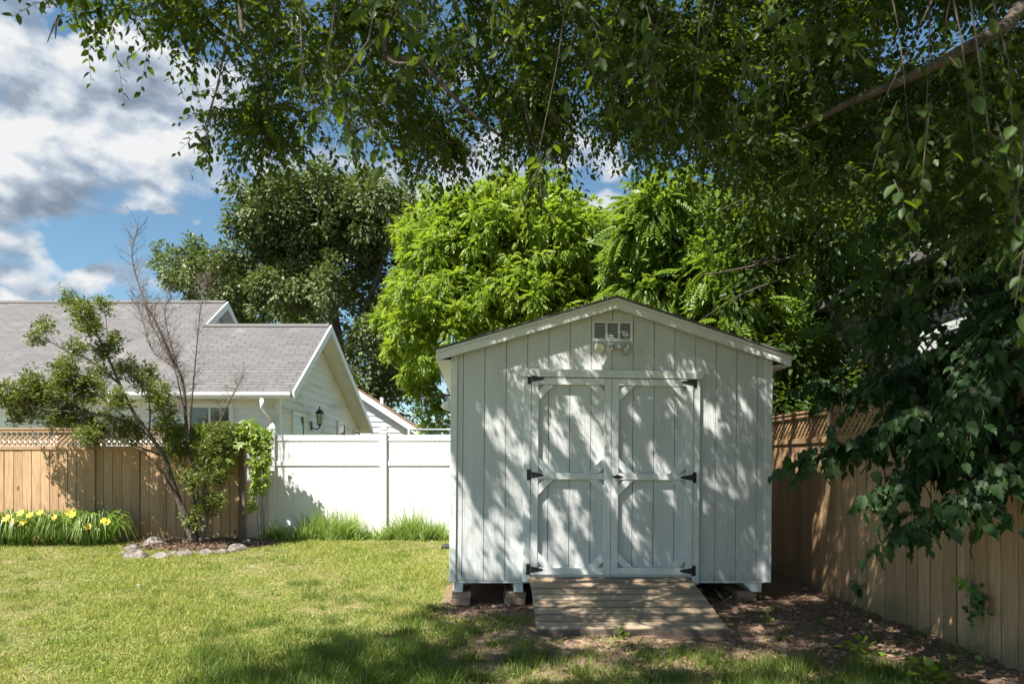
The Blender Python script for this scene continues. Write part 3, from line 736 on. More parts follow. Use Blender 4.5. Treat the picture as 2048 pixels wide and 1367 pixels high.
def build_house():
    X = -4.91; YF = 14.35; root = empty('white_house', (X, YF, 0), 'white house with grey shingle roof behind the fences on the left', 'house')
    def C(o): return child(o, root)
    eY, eZ, s = 14.0, 2.77, .666
    rw = (16.9, eZ+s*2.9); rm = (18.24, eZ+s*4.24)
    def front(y): return eZ+s*(y-eY)
    # roofs: wing and main share the front plane
    def slab(x0, x1, pts, name, mat, th=.10):
        mb = MB(); poly = pts+[(y, z-th) for y, z in reversed(pts)]; mb.prism(poly, x0, x1, 'X'); return C(mb.build(name, mat))
    bk = (22.0, 2.38)
    slab(-7.62, -4.5, [(eY, eZ), rw], 'roof', 'shingle'); slab(-7.62, -4.5, [rw, bk], 'roof', 'shingle')
    slab(-24, -7.621, [(eY, eZ), rm], 'roof', 'shingle'); slab(-24, -7.621, [rm, (23.0, rm[1]-.666*4.76)], 'roof', 'shingle')
    C(MB().prism([(rw[0]-.13, rw[1]-.06), (rw[0], rw[1]+.035), (rw[0]+.13, rw[1]-.05)], -7.6, -4.52, 'X').build('ridge_cap', 'roof_edge'))
    C(MB().prism([(rm[0]-.13, rm[1]-.06), (rm[0], rm[1]+.035), (rm[0]+.13, rm[1]-.06)], -23.9, -7.64, 'X').build('ridge_cap', 'roof_edge'))
    # rake boards
    def rake(x0, x1, p, q, w=.2):
        C(MB().prism([(p[0], p[1]-.004), (q[0], q[1]-.004), (q[0], q[1]-w), (p[0], p[1]-w)], x0, x1, 'X').build('rake_board', 'gutter_white'))
    rake(-4.498, -4.46, (eY-.02, eZ), rw); rake(-4.498, -4.46, rw, bk)
    rake(-7.615, -7.58, (rw[0]-.4, front(rw[0]-.4)), rm); rake(-7.615, -7.58, rm, (23.0, rm[1]-.666*4.76))
    # soffits under the rake
    for p, q, x0, x1 in (((eY, eZ), rw, X, -4.5), (rw, bk, X, -4.5)):
        C(MB().prism([(p[0], p[1]-.125), (q[0], q[1]-.125), (q[0], q[1]-.15), (p[0], p[1]-.15)], x0, x1, 'X').build('soffit', 'gutter_white'))
    # walls
    w = MB(); lap_wall(w, 'Y', YF, -24, X-.0, lambda x: front(YF)-.12); C(w.build('front_wall', 'lap_siding'))
    C(MB().box((-24, YF+.003, 0), (X, YF+.03, front(YF)-.13)).build('wall_backing', 'lap_siding'))
    topw = lambda y: (front(y) if y < rw[0] else rw[1]+(bk[1]-rw[1])*(y-rw[0])/(bk[0]-rw[0]))-.14
    w = MB(); lap_wall(w, 'X', X, YF, 21.9, topw); C(w.build('gable_wall', 'lap_siding'))
    C(MB().prism([(YF, 0), (21.9, 0), (21.9, topw(21.9)), (rw[0], topw(rw[0])-.02), (YF, topw(YF)-.02)], X-.05, X-.003, 'X').build('wall_backing', 'lap_siding'))
    topm = lambda y: (front(y) if y < rm[0] else rm[1]-.666*(y-rm[0]))-.14
    w = MB(); lap_wall(w, 'X', -7.98, 15.2, 22.6, topm, z0=2.6); C(w.build('gable_wall', 'lap_siding'))
    C(MB().prism([(15.2, 2.6), (22.6, 2.6), (rm[0], topm(rm[0]))], -8.05, -7.985, 'X').build('wall_backing', 'lap_siding'))
    C(MB().prism([(15.0, front(15)-.1), (rm[0], rm[1]-.1), (22.8, rm[1]-.666*4.56-.1), (rm[0], rm[1]-.12)], -7.98, -7.6, 'X').build('soffit', 'gutter_white'))
    C(MB().box((X-.06, YF-.045, 0), (X+.045, YF+.06, front(YF)-.15)).build('corner_board', 'gutter_white'))
    # gutter and downspout
    C(MB().prism([(eY-.13, eZ-.02), (eY-.01, eZ-.02), (eY-.01, eZ-.15), (eY-.09, eZ-.15), (eY-.12, eZ-.09)], -24, -4.52, 'X').build('gutter', 'gutter_white'))
    C(MB().prism([(eY, eZ-.12), (YF, eZ-.10), (YF, eZ-.13), (eY, eZ-.15)], -24, -4.9, 'X').build('soffit', 'gutter_white'))
    dx = at(526, 0, 14).x
    C(MB().tube([(dx, 13.95, eZ-.15), (dx, 13.97, eZ-.32), (dx+.07, YF-.09, eZ-.55), (dx+.07, YF-.09, 0)], .048, 8).build('downspout', 'gutter_white', smooth=True))
    # windows
    def win_front(pa, pb, pt, pbm):
        a = at(pa, pt, YF); b = at(pb, pbm, YF); f = MB(); y0, y1 = YF-.06, YF-.035
        for q in ((a.x-.09, b.z-.09, b.x+.09, b.z), (a.x-.09, a.z, b.x+.09, a.z+.09), (a.x-.09, b.z, a.x, a.z), (b.x, b.z, b.x+.09, a.z)):
            f.box((q[0], y0, q[1]), (q[2], YF-.002, q[3]))
        f.box(((a.x+b.x)/2-.02, y0+.012, b.z+.001), ((a.x+b.x)/2+.02, YF-.003, a.z-.001))
        w_ = C(f.build('window', 'gutter_white')); g = MB().box((a.x+.001, YF-.04, b.z+.001), (b.x-.001, YF-.033, a.z-.001)).build('pane', 'glass')
        g.parent = w_
    win_front(382, 460, 815, 905); win_front(120, 200, 822, 905)
    def win_side(y0, y1, z0, z1):
        f = MB(); x0 = X+.002; x1 = X+.06
        for q in ((y0-.09, z0-.09, y1+.09, z0), (y0-.09, z1, y1+.09, z1+.09), (y0-.09, z0, y0, z1), (y1, z0, y1+.09, z1)):
            f.box((x0, q[0], q[1]), (x1, q[2], q[3]))
        w_ = C(f.build('window', 'gutter_white')); g = MB().box((X+.032, y0+.001, z0+.001), (X+.04, y1-.001, z1-.001)).build('pane', 'glass'); g.parent = w_
    win_side(15.25, 15.95, .9, 2.36); win_side(19.15, 19.85, 1.3, 2.38); win_side(21.1, 21.75, .3, 2.25)
    return root
build_house()
def wall_lantern():
    p = Vector((-4.88, 16.6, 2.2)); r = empty('wall_lantern', p, 'black coach lantern on the gable wall of the white house', 'lantern')
    MB().box((0, -.05, -.12), (.02, .05, .1)).build('wall_plate', 'black_iron', r)
    MB().tube(spline([(.01, 0, -.03), (.10, 0, -.09), (.20, 0, -.05), (.20, 0, .02)], 5), .014, 6).build('arm', 'black_iron', r, True)
    T = Matrix.Translation((.20, 0, .02)); b = MB().lathe([(.02, -.03), (.05, .0), (.055, .02)], 6, T)
    for k in range(6):
        q = math.pi*k/3; b.tube([(.20+.052*math.cos(q), .052*math.sin(q), .04), (.20+.09*math.cos(q), .09*math.sin(q), .27)], .006, 4)
    b.lathe([(.115, .27), (.11, .285), (.06, .35), (.02, .38), (.012, .40), (.018, .415), (.004, .45)], 6, T)
    b.build('lantern_frame', 'black_iron', r)
    MB().lathe([(.045, .03), (.08, .26)], 6, T).build('lantern_glass', 'lamp_lens', r)
wall_lantern()
def far_house():
    Y = 25; pk = at(700, 768, Y); sl = .655; root = empty('far_house', (pk.x-2, Y, 0), 'white sided house gable with brown roof edge showing between house and tree', 'house')
    top = lambda x: pk.z-sl*abs(x-pk.x)-.12
    w = MB(); lap_wall(w, 'Y', Y, pk.x-3.6, pk.x+3.6, top, pitch=.2, th=.04); child(w.build('gable_wall', 'lap_clean'), root)
    child(MB().prism([(pk.x-3.2, 0), (pk.x+3.2, 0), (pk.x+3.6, top(pk.x+3.6)), (pk.x, top(pk.x)), (pk.x-3.6, top(pk.x-3.6))], Y+.01, Y+2.4).build('walls', 'lap_clean'), root)
    for s in (-1, 1):
        poly = [(pk.x, pk.z), (pk.x+s*4.1, pk.z-sl*4.1), (pk.x+s*4.1, pk.z-sl*4.1-.12), (pk.x, pk.z-.12)]
        child(MB().prism(poly if s < 0 else poly[::-1], Y-.2, Y+2.6).build('roof', 'brown_trim'), root)
        poly = [(pk.x, pk.z-.02), (pk.x+s*4.05, pk.z-sl*4.05-.02), (pk.x+s*4.05, pk.z-sl*4.05-.24), (pk.x, pk.z-.24)]
        child(MB().prism(poly if s < 0 else poly[::-1], Y-.26, Y-.205).build('rake_board', 'gutter_white'), root)
    v = at(764, 800, Y+1); child(MB().tube([v-Vector((0, 0, .5)), v+Vector((0, 0, .1))], .07, 8).build('vent_pipe', 'gutter_white'), root)
far_house()
def neighbor():
    X = 5.6; y0, y1 = 7.9, 13.5; root = empty('neighbour_building', (X, y0, 0), 'pale sided building half hidden by leaves behind the right fence', 'building')
    w = MB(); z = 0
    m = MB()
    while z < 4.0:
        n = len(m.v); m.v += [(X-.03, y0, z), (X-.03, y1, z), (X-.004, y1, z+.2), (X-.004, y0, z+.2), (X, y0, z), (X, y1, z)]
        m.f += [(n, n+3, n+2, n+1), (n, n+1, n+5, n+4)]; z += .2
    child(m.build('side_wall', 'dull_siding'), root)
    child(MB().box((X+.003, y0, 0), (X+5, y1, 4.0)).build('walls', 'lap_clean'), root)
    child(MB().box((X-.04, y0-.05, 0), (X+.06, y0-.003, 4.0)).build('corner_board', 'gutter_white'), root)
    child(MB().prism([(X-.4, 4.0), (X+2.5, 5.6), (X+5.4, 4.0), (X+5.4, 3.9), (X-.4, 3.9)][::-1], y0-.3, y1+.3).build('roof', 'roof_edge'), root)
neighbor()

# ------------------------------------------------------------------ trees
def blob_tree(name, label, cat, base, trunk, limbs, lobes, nclump, per, leaf, mat, tmpl, seed, rc, bark='bark', trunk_r=.2, droop=.6, group=None, wratio=.6, conn_r=.02, shell=.45, crown='crown', up=.1):
    """lobes: (centre, radius). leaves in tufts on and inside the lobes"""
    rng = np.random.RandomState(seed); rr = random.Random(seed); root = empty(name, base, label, cat, group)
    mb = MB(); lp = []
    tp = spline(trunk, 6); mb.tube(tp, lerp_rad(trunk_r, trunk_r*.35, len(tp), .8), 10); lp += [tuple(p) for p in tp[len(tp)//3:]]
    for L_, r0 in limbs:
        s = spline(L_, 6); mb.tube(s, lerp_rad(r0, r0*.3, len(s)), 7); lp += [tuple(p) for p in s]
    vol = np.array([r**2 for _, r in lobes]); vol = vol/vol.sum(); Cs = []; Ds = []
    for (c, r), f in zip(lobes, vol):
        k = max(2, int(nclump*f)); d = rnd_unit(rng, k); d[:, 2] = d[:, 2]*.9+up; d = norm(d)
        rad = r*(shell+(1-shell)*rng.uniform(0, 1, k)**.6)*rng.uniform(.72, 1.25, k)
        Cs.append(np.array(c)[None, :]+d*rad[:, None]); Ds.append(d)
    Cs = np.concatenate(Cs); Ds = np.concatenate(Ds)
    for c in Cs[rng.permutation(len(Cs))[:min(len(Cs), 260)]]: connect(mb, lp, c, conn_r, .1, 4, rr)
    child(mb.build('trunk', bark, smooth=True), root)
    n = len(Cs); D = Ds[:, None, :]*.6+rng.normal(size=(n, per, 3))*.8; D = D/np.linalg.norm(D, axis=2, keepdims=True)
    P = Cs[:, None, :]+D*(rc*rng.uniform(.15, 1, (n, per))**.7)[:, :, None]
    A = D+np.array([0, 0, -droop]); N = np.array([0, 0, 1.0])+rng.normal(size=(n, per, 3))*.45+Ds[:, None, :]*.4
    P = P.reshape(-1, 3); ll = leaf*rng.uniform(.7, 1.2, len(P))
    leaf_mesh(crown, mat, root, P, A.reshape(-1, 3), N.reshape(-1, 3), ll, ll*wratio, tmpl)
    return root
def lob(L, Y, jit, seed):
    rr = random.Random(seed); out = []
    for px, py, r in L:
        y = Y+rr.uniform(-jit, jit); out.append((tuple(at(px, py, y)), r/F*y))
    return out
def pxs(pts, Y): return [tuple(at(*p, Y)) if len(p) == 2 else tuple(at(p[0], p[1], p[2])) for p in pts]

# dark broadleaf far behind the house
blob_tree('oak_tree', 'tall dark green broadleaf tree behind the white house', 'tree', (at(668, 0, 30).x, 30, 0),
    [(at(690, 0, 30).x, 30, 0), at(688, 780, 30), at(668, 640, 30), at(655, 540, 30), at(650, 430, 30)],
    [(pxs([(668, 640), (640, 560), (600, 500), (560, 450)], 30), .16), (pxs([(688, 720), (720, 640), (760, 540), (770, 440)], 30), .18), (pxs([(675, 680), (600, 620), (500, 570), (390, 550)], 30), .15), (pxs([(690, 740), (710, 690), (800, 600)], 30), .12)],
    lob([(560,430,75),(630,420,75),(700,420,70),(760,430,70),(520,500,65),(600,510,80),(700,510,75),(780,510,60),(560,590,60),(640,590,55),(740,600,55),(800,600,50),
         (480,580,55),(420,560,50),(370,540,45),(340,530,28),(430,510,30),(500,620,45),(600,640,40),(760,690,55),(740,770,50),(800,760,50),(810,690,50),(780,830,45),(640,380,40),(730,385,35),(560,385,25),(820,450,35),(830,560,40)], 30, 2.2, 1),
    620, 150, .19, 'leaf_oak', T_DIAM, 11, .62, trunk_r=.38, conn_r=.03, wratio=.62, shell=.4)
# bright feathery tree
blob_tree('locust_tree', 'bright yellow green feathery tree behind the left of the shed', 'tree', (at(1010, 0, 14.5).x, 14.5, 0),
    [(at(1030, 0, 14.5).x, 14.5, 0), at(1025, 880, 14.5), at(1010, 720, 14.5), at(1000, 600, 14.5), at(1020, 480, 14.5)],
    [(pxs([(1020, 760), (930, 680), (860, 600)], 14.3), .06), (pxs([(1012, 740), (960, 700), (880, 700)], 14), .045), (pxs([(1010, 700), (1110, 600), (1170, 500)], 14.6), .06), (pxs([(1020, 800), (900, 790), (850, 800)], 14), .04)],
    lob([(850,470,55),(870,540,70),(830,610,55),(820,690,50),(850,740,45),(850,800,35),(880,850,32),(930,440,55),(1000,410,50),(1070,400,50),(1120,420,45),(1170,450,50),(1200,510,45),(1205,580,42),
         (1140,520,65),(1060,500,75),(980,520,75),(920,600,70),(1020,600,75),(1110,600,65),(1180,640,45),(900,670,50),(1000,680,55),(1080,660,50),(790,640,30),(880,400,30),(1100,370,30),(900,520,90),(1000,470,90),(1120,480,80),(960,620,90),(1080,600,90),(1170,560,70),(860,600,70)], 14.5, 1.0, 2),
    1800, 19, .155, 'leaf_bright', T_PIN, 12, .16, trunk_r=.16, conn_r=.014, wratio=.75, droop=.35, shell=.45, up=.25)
# compound-leaf tree right behind the shed
blob_tree('sumac_tree', 'green tree with long fern like leaves behind the right of the shed roof', 'tree', (at(1430, 0, 11.5).x, 11.5, 0),
    [(at(1430, 0, 11.5).x, 11.5, 0), at(1425, 820, 11.5), at(1400, 650, 11.5), at(1370, 520, 11.5), at(1340, 420, 11.5)],
    [(pxs([(1400, 640), (1330, 600), (1270, 560)], 11.3), .03), (pxs([(1420, 700), (1500, 600), (1540, 520)], 11.5), .03), (pxs([(1420, 760), (1530, 740), (1580, 720)], 11), .03)],
    lob([(1300,440,55),(1280,520,50),(1300,590,50),(1360,540,60),(1370,620,55),(1430,560,60),(1450,640,50),(1500,560,55),(1520,640,45),(1580,700,40),(1590,640,40),(1340,400,45),(1420,470,55),(1250,590,25),(1540,480,50)], 11.5, .9, 3),
    420, 12, .36, 'leaf_sumac', T_PIN_LONG, 13, .26, trunk_r=.09, conn_r=.012, wratio=.7, droop=.55, shell=.3)
# spruce glimpsed between them
def spruce():
    b = at(1290, 0, 19); root = empty('spruce_tree', (b.x, 19, 0), 'grey green spruce glimpsed between the trees above the shed ridge', 'tree'); rng = np.random.RandomState(4)
    zt = at(0, 395, 19).z; child(MB().tube([(b.x, 19, 0), (b.x, 19, zt)], [.2, .02], 8).build('trunk', 'bark'), root)
    n = 15000; t = rng.uniform(0.15, 1, n)**.8; ang = rng.uniform(0, 6.283, n); r = (1-t)*1.9*(.35+.65*rng.uniform(0, 1, n)**.5)*(1+.25*np.sin(t*70))
    P = np.stack([b.x+r*np.cos(ang), 19+r*np.sin(ang), t*zt-.25*r], 1)
    A = np.stack([np.cos(ang), np.sin(ang), -.2+0*ang], 1)+rng.normal(size=(n, 3))*.35
    leaf_mesh('crown', 'leaf_spruce', root, P, A, np.array([[0, 0, 1.0]])+rng.normal(size=(n, 3))*.4, .17, .035, T_DIAM)
spruce()
# dense leafy trees beyond the right fence
blob_tree('leafy_tree', 'broad dark leafy tree filling the space beyond the right fence', 'tree', (at(1700, 0, 14).x, 14, 0),
    [(at(1720, 0, 14).x, 14, 0), at(1720, 800, 14), at(1700, 600, 14), at(1720, 400, 14)],
    [(pxs([(1700, 600), (1600, 480), (1500, 380)], 14), .08), (pxs([(1710, 560), (1850, 420), (1950, 330)], 14), .08)],
    lob([(1480,420,90),(1560,520,90),(1500,640,80),(1600,640,90),(1700,700,90),(1620,780,80),(1560,820,70),(1700,560,100),(1800,480,110),(1640,380,110),(1780,330,110),(1920,420,110),(2020,520,110),(1880,620,90),(2000,700,100),(1740,830,90),(1900,820,100),(2080,850,90),(1550,300,90),(1950,250,110),(2080,350,110),(1480,760,60),(1520,880,50)], 14, 1.4, 5),
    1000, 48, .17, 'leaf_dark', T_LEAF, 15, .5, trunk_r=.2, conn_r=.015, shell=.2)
blob_tree('leaning_tree', 'slender tree with thin bent trunk behind the right fence', 'tree', (at(1760, 0, 9.6).x, 9.6, 0),
    [(at(1765, 0, 9.6).x, 9.6, 0), at(1745, 830, 9.6), at(1712, 720, 9.6), at(1672, 640, 9.5), at(1640, 570, 9.4), at(1630, 490, 9.3), at(1600, 400, 9.2)],
    [(pxs([(1632, 500), (1560, 520), (1440, 545), (1400, 550)], 9.2), .022), (pxs([(1634, 540), (1560, 560), (1480, 590), (1400, 640)], 9.1), .018), (pxs([(1680, 650), (1740, 600), (1800, 560)], 9.5), .025), (pxs([(1610, 430), (1500, 400), (1440, 420)], 9.2), .02)],
    lob([(1560,480,55),(1500,520,40),(1620,430,55),(1690,480,60),(1560,400,60),(1460,440,45),(1700,580,40),(1620,340,60),(1760,540,50),(1700,400,60),(1480,590,25),(1640,700,30),(1760,660,30)], 9.4, .6, 6),
    300, 30, .095, 'leaf_shade', T_LEAF, 16, .28, bark='bark_dark', trunk_r=.058, conn_r=.007, shell=.15)
blob_tree('hedge_shrub', 'shrubby undergrowth pressed against the far side of the right fence', 'shrub', (at(1640, 0, 10.2).x, 10.2, 0),
    [(at(1640, 0, 10.2).x, 10.2, 0), at(1640, 880, 10.2), at(1620, 780, 10.2)], [(pxs([(1640, 880), (1580, 800), (1560, 760)], 10.2), .02)],
    lob([(1580,760,55),(1640,780,60),(1700,760,60),(1570,830,40),(1650,840,50),(1720,840,50),(1600,700,40),(1560,790,30)], 10, .6, 7),
    200, 32, .10, 'leaf_shade', T_LEAF, 17, .25, trunk_r=.03, conn_r=.006, shell=.1)

# big-leaved tree hanging over the right fence
def mulberry():
    rng = np.random.RandomState(21); rr = random.Random(21); base = (4.9, 5.6, 0)
    root = empty('mulberry_tree', base, 'dark big leaved tree drooping over the right fence', 'tree'); mb = MB()
    hub = Vector((4.5, 5.3, 2.6)); mb.tube(spline([base, (4.85, 5.5, 1.3), hub, (4.3, 5.1, 3.8)], 5), lerp_rad(.10, .04, 16), 9)
    bo = [([(2048, 930), (1990, 968), (1900, 1015), (1815, 1050)], 4.25, 4.05), ([(2010, 850), (1930, 905), (1850, 935), (1770, 985)], 4.6, 4.3),
          ([(1960, 800), (1850, 850), (1740, 880), (1610, 915)], 4.9, 4.6), ([(2060, 760), (1980, 760), (1890, 800), (1800, 840)], 4.7, 4.4),
          ([(2060, 640), (1960, 660), (1850, 720), (1760, 770)], 5.0, 4.8), ([(2060, 560), (1960, 560), (1860, 590), (1760, 640)], 5.2, 5.0),
          ([(2070, 880), (2030, 920), (2000, 930), (1940, 1000)], 4.1, 3.9), ([(1950, 740), (1830, 760), (1720, 790), (1640, 770)], 5.4, 5.6),
          ([(2070, 480), (1980, 500), (1900, 520), (1800, 540)], 5.2, 5.2), ([(2070, 700), (2010, 700), (1960, 760), (1930, 830)], 4.0, 3.9),
          ([(2060, 820), (2020, 840), (1960, 870), (1900, 880)], 4.4, 4.3), ([(2080, 600), (2030, 600), (1990, 640), (1950, 700)], 4.2, 4.1),
          ([(1960, 700), (1900, 700), (1830, 800), (1760, 860)], 5.0, 4.9), ([(2060, 720), (1980, 820), (1900, 840), (1840, 900)], 4.4, 4.4)]
    S = []; D = []; LL = []
    for pts, Ya, Yb in bo:
        P = [at(x, y, Ya+(Yb-Ya)*i/3) for i, (x, y) in enumerate(pts)]; s = spline([hub]+P, 7)
        mb.tube(s, lerp_rad(.020, .003, len(s)), 6)
        main = s[6:]
        for i in range(len(main)-1):
            d = (main[i+1]-main[i]).normalized()
            for _ in range(3):
                q = main[i].lerp(main[i+1], rr.random()); sd = Vector((rr.uniform(-1, 1), rr.uniform(-1, 1), rr.uniform(-.5, .6)))
                S.append(q); D.append((d*.8+sd*.8).normalized()); LL.append(rr.uniform(.12, .34))
        S.append(main[-1]); D.append(d); LL.append(.1)
    # inner crown, above and behind
    for _ in range(330):
        px = rr.uniform(1720, 2150); py = rr.uniform(420, 900); Y = rr.uniform(4.4, 6.8)
        if rr.random() < .5 and px < 1850 and 560 < py < 800: continue
        q = at(px, py, Y)
        if q.x < 3.45 and q.z < 1.9: continue
        S.append(q); D.append(Vector((rr.uniform(-1, .4), rr.uniform(-.8, .8), rr.uniform(-.5, .5))).normalized()); LL.append(rr.uniform(.25, .5))
        if rr.random() < .3: connect(mb, [tuple(hub), (4.3, 5.1, 3.8)], q, .006, .1, 4, rr)
    S = np.array([tuple(v) for v in S]); D = np.array([tuple(v) for v in D]); LL = np.array(LL)
    twig_tubes(mb, S, D, LL, .35, .0025); child(mb.build('trunk', 'bark_dark', smooth=True), root)
    P, A, N, _ = twig_leaves(rng, S, D, LL, .35, 6, .1, .9); A = norm(A)+np.array([0, 0, -.8])
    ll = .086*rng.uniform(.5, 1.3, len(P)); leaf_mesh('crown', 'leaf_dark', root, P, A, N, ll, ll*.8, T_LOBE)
mulberry()

# ------------------------------------------------------------------ shade tree overhead
def inside(poly, x, y):
    c = False; n = len(poly); j = n-1
    for i in range(n):
        xi, yi = poly[i]; xj, yj = poly[j]
        if (yi > y) != (yj > y) and x < (xj-xi)*(y-yi)/(yj-yi)+xi: c = not c
        j = i
    return c
def shade_tree():
    rng = np.random.RandomState(31); rr = random.Random(31); base = (5.4, 3.2, 0)
    root = empty('shade_tree', base, 'large overhanging shade tree whose leafy boughs cover the top of the view', 'tree'); mb = MB(); lp = []
    def limb(pts, r0, r1, n=7, sides=8):
        s = spline(pts, n); mb.tube(s, lerp_rad(r0, r1, len(s)), sides); lp.extend(tuple(p) for p in s)
    limb([base, (5.35, 3.3, 1.8), (5.2, 3.5, 3.2), (4.9, 3.7, 4.6), (4.3, 3.9, 6.2), (3.6, 4.1, 7.6)], .26, .12, 6, 14)
    limb([(5.1, 3.6, 3.9), at(2150, -20, 3.9), at(2000, 60, 3.8), at(1850, 140, 3.8), at(1690, 210, 3.8), at(1600, 260, 4.0)], .055, .013)
    limb([(4.3, 3.9, 6.2), (2.6, 4.2, 6.6), (.9, 4.4, 6.1), at(780, 30, 4.0), at(850, 130, 3.9), at(930, 215, 3.8), at(1000, 272, 3.8)], .030, .007)
    limb([(2.6, 4.2, 6.6), (.5, 3.9, 6.9), (-1.2, 3.6, 6.3), (-2.6, 3.6, 5.2), at(330, 20, 3.9)], .08, .012)
    limb([(-.4, 3.8, 6.6), (-1.4, 3.5, 5.4), at(480, -20, 3.4), at(490, 70, 3.3)], .02, .007)
    limb([(2.6, 4.2, 6.6), (2.2, 5.4, 6.4), at(1250, 60, 6.3), at(1280, 220, 6.4)], .05, .012)
    limb([(3.6, 4.1, 7.6), (2.4, 5.6, 7.6), (.6, 6.4, 7.0), at(960, 60, 6.6), at(975, 180, 6.7)], .06, .012)
    limb([(.9, 4.4, 6.1), (.2, 3.4, 6.2), (-1.4, 2.6, 5.8), (-3.2, 2.2, 5.6)], .05, .012)
    limb([(3.6, 4.1, 7.6), (1.6, 2.6, 7.6), (-.6, 2.0, 7.2), (-2.6, 1.8, 6.8)], .06, .012)
    limb([(4.9, 3.7, 4.6), (4.4, 5.4, 5.6), (3.8, 7.2, 6.0), (3.2, 8.4, 5.8)], .07, .015)
    limb([at(780, 30, 4.0), at(770, 95, 3.8), at(785, 125, 3.75), at(830, 128, 3.7)], .016, .010)
    limb([at(900, 60, 5.6), at(940, 80, 5.6), at(975, 190, 5.7)], .014, .006)
    # (polygon in photo pixels, nearest and farthest distance, clumps)
    Z = [([(110,-20),(250,-20),(245,45),(170,40),(130,20)], 3.2, 3.9, 3),
         ([(235,-20),(450,-20),(440,60),(400,115),(340,105),(290,60)], 3.3, 4.4, 10),
         ([(480,-20),(760,-20),(760,120),(640,200),(540,250),(500,190),(510,90)], 3.6, 5.6, 31),
         ([(480,180),(540,230),(530,330),(600,340),(560,350),(510,330),(480,290)], 4.0, 5.0, 13),
         ([(560,200),(830,150),(900,280),(860,330),(800,300),(740,330),(660,300),(600,290)], 4.2, 6.0, 22),
         ([(720,-20),(1130,-20),(1120,150),(1060,250),(980,250),(900,200),(760,130)], 4.0, 6.4, 46),
         ([(840,300),(960,260),(960,350),(880,370),(850,360)], 4.8, 5.6, 12),
         ([(1010,240),(1100,200),(1110,340),(1090,380),(1040,370),(1010,300)], 4.4, 5.6, 20),
         ([(1100,-20),(1450,-20),(1440,300),(1330,330),(1230,280),(1180,170),(1120,120)], 3.8, 6.6, 82),
         ([(1190,250),(1400,280),(1400,360),(1300,370),(1210,300)], 5.6, 7.0, 22),
         ([(1400,-20),(1760,-20),(1700,130),(1720,420),(1560,430),(1420,380)], 3.8, 7.0, 150),
         ([(1700,130),(1850,160),(2080,60),(2080,560),(1860,520),(1740,420)], 3.8, 6.6, 130),
         ([(1720,-20),(1800,-20),(1800,20),(1740,60)], 4, 6, 12), ([(1830,-40),(2080,-40),(2080,30),(1900,20)], 4, 6, 18)]
    S = []
    for poly, ya, yb, n in Z:
        xs = [p[0] for p in poly]; ys = [p[1] for p in poly]; k = 0
        while k < n:
            x = rr.uniform(min(xs), max(xs)); y = rr.uniform(min(ys), max(ys))
            if inside(poly, x, y): S.append(at(x, y-30-.10*max(y, 0), rr.uniform(ya, yb))); k += 1
    vis = len(S)
    # the rest of the crown, above the picture
    n = 0
    while n < 330:
        x = rr.uniform(-6.0, 5.0); y = rr.uniform(.3, 8.0); z = rr.uniform(5.2, 7.6)
        gx = x+.486*z; gy = y+.504*z
        if gx < -2.0+(gy-4.1)*.61 or gx > 4.6: continue
        if (HY-(z-CH)/y*F) > -60: continue
        if y > 6.5 and x < -.5: continue
        S.append(Vector((x, y, z))); n += 1
    for _ in range(110):  # unseen clumps in these three loops are added to deepen the shade below
        S.append(Vector((rr.uniform(1.6, 5.2), rr.uniform(1.2, 5.4), rr.uniform(5.4, 7.4))))
    for _ in range(330):
        y = rr.uniform(1.0, 6.2); S.append(Vector((rr.uniform(1.2, 4.9), y, rr.uniform(max(5.0, 2.2+.75*y), 7.6))))
    for _ in range(60):
        x = rr.uniform(-.6, 3.6); y = rr.uniform(.2, 3.0); S.append(Vector((x, y, rr.uniform(max(4.0, 2.2+.8*y), 6.2))))
    TS = []; TD = []; TL = []
    lpa = np.array(lp); order = np.argsort([np.min(np.linalg.norm(lpa-np.array(c), axis=1)) for c in S]); grown = list(lp)
    for i in order:
        q = Vector(grown[int(np.argmin(np.linalg.norm(np.array(grown)-np.array(S[i]), axis=1)))]); connect(mb, [tuple(q)], S[i], .0042, .22, 4, rr); grown += [tuple(S[i]), tuple((q+S[i])/2)]
    for i, c in enumerate(S):
        for _ in range(13 if i < vis else 24):
            d = Vector((rr.uniform(-1, 1), rr.uniform(-1, 1), rr.uniform(-.7, .5))).normalized()
            TS.append(c+d*rr.uniform(0, .05)); TD.append(d); TL.append(rr.uniform(.18, .42) if i < vis else rr.uniform(.14, .34))
    # long hanging strands
    for px, py, Y, l in [(462,110,4.2,.9),(480,230,4.3,.6),(520,330,4.5,.3),(410,300,4.3,.22),(640,370,5,.35),(905,300,5.2,.45),(1440,150,4.0,1.0),(1470,220,4.4,.7),(1060,330,4.6,.4),
                         (1075,360,4.7,.35),(700,300,4.8,.35),(820,330,5,.3),(1150,240,5.4,.4),(1330,340,5.8,.5),(1300,330,5.6,.5),(1560,380,4.5,.6),(1620,330,4.2,.7),(1720,300,4.4,.6),(370,90,3.8,.25),(200,30,3.5,.22)]:
        for _ in range(4): TS.append(at(px+rr.uniform(-14, 14), py-30, Y)); TD.append(Vector((rr.uniform(-.25, .25), rr.uniform(-.25, .25), -1)).normalized()); TL.append(l*rr.uniform(.6, 1.1))
    TS = np.array([tuple(v) for v in TS]); TD = np.array([tuple(v) for v in TD]); TL = np.array(TL)
    twig_tubes(mb, TS[:vis*13], TD[:vis*13], TL[:vis*13], .45, .0018)
    # bare hanging twigs at the left edge
    for a, b, c in [((118,30),(108,50),(95,85)), ((112,45),(112,60),(111,78)), ((465,10),(440,150),(412,262)), ((440,160),(420,220),(408,260)), ((414,250),(415,280),(410,300)), ((432,130),(450,160),(455,200))]:
        mb.tube([at(*a, 3.4), at(*b, 3.4), at(*c, 3.4)], [.006, .004, .002], 5)
    child(mb.build('trunk', 'bark_dark', smooth=True), root)
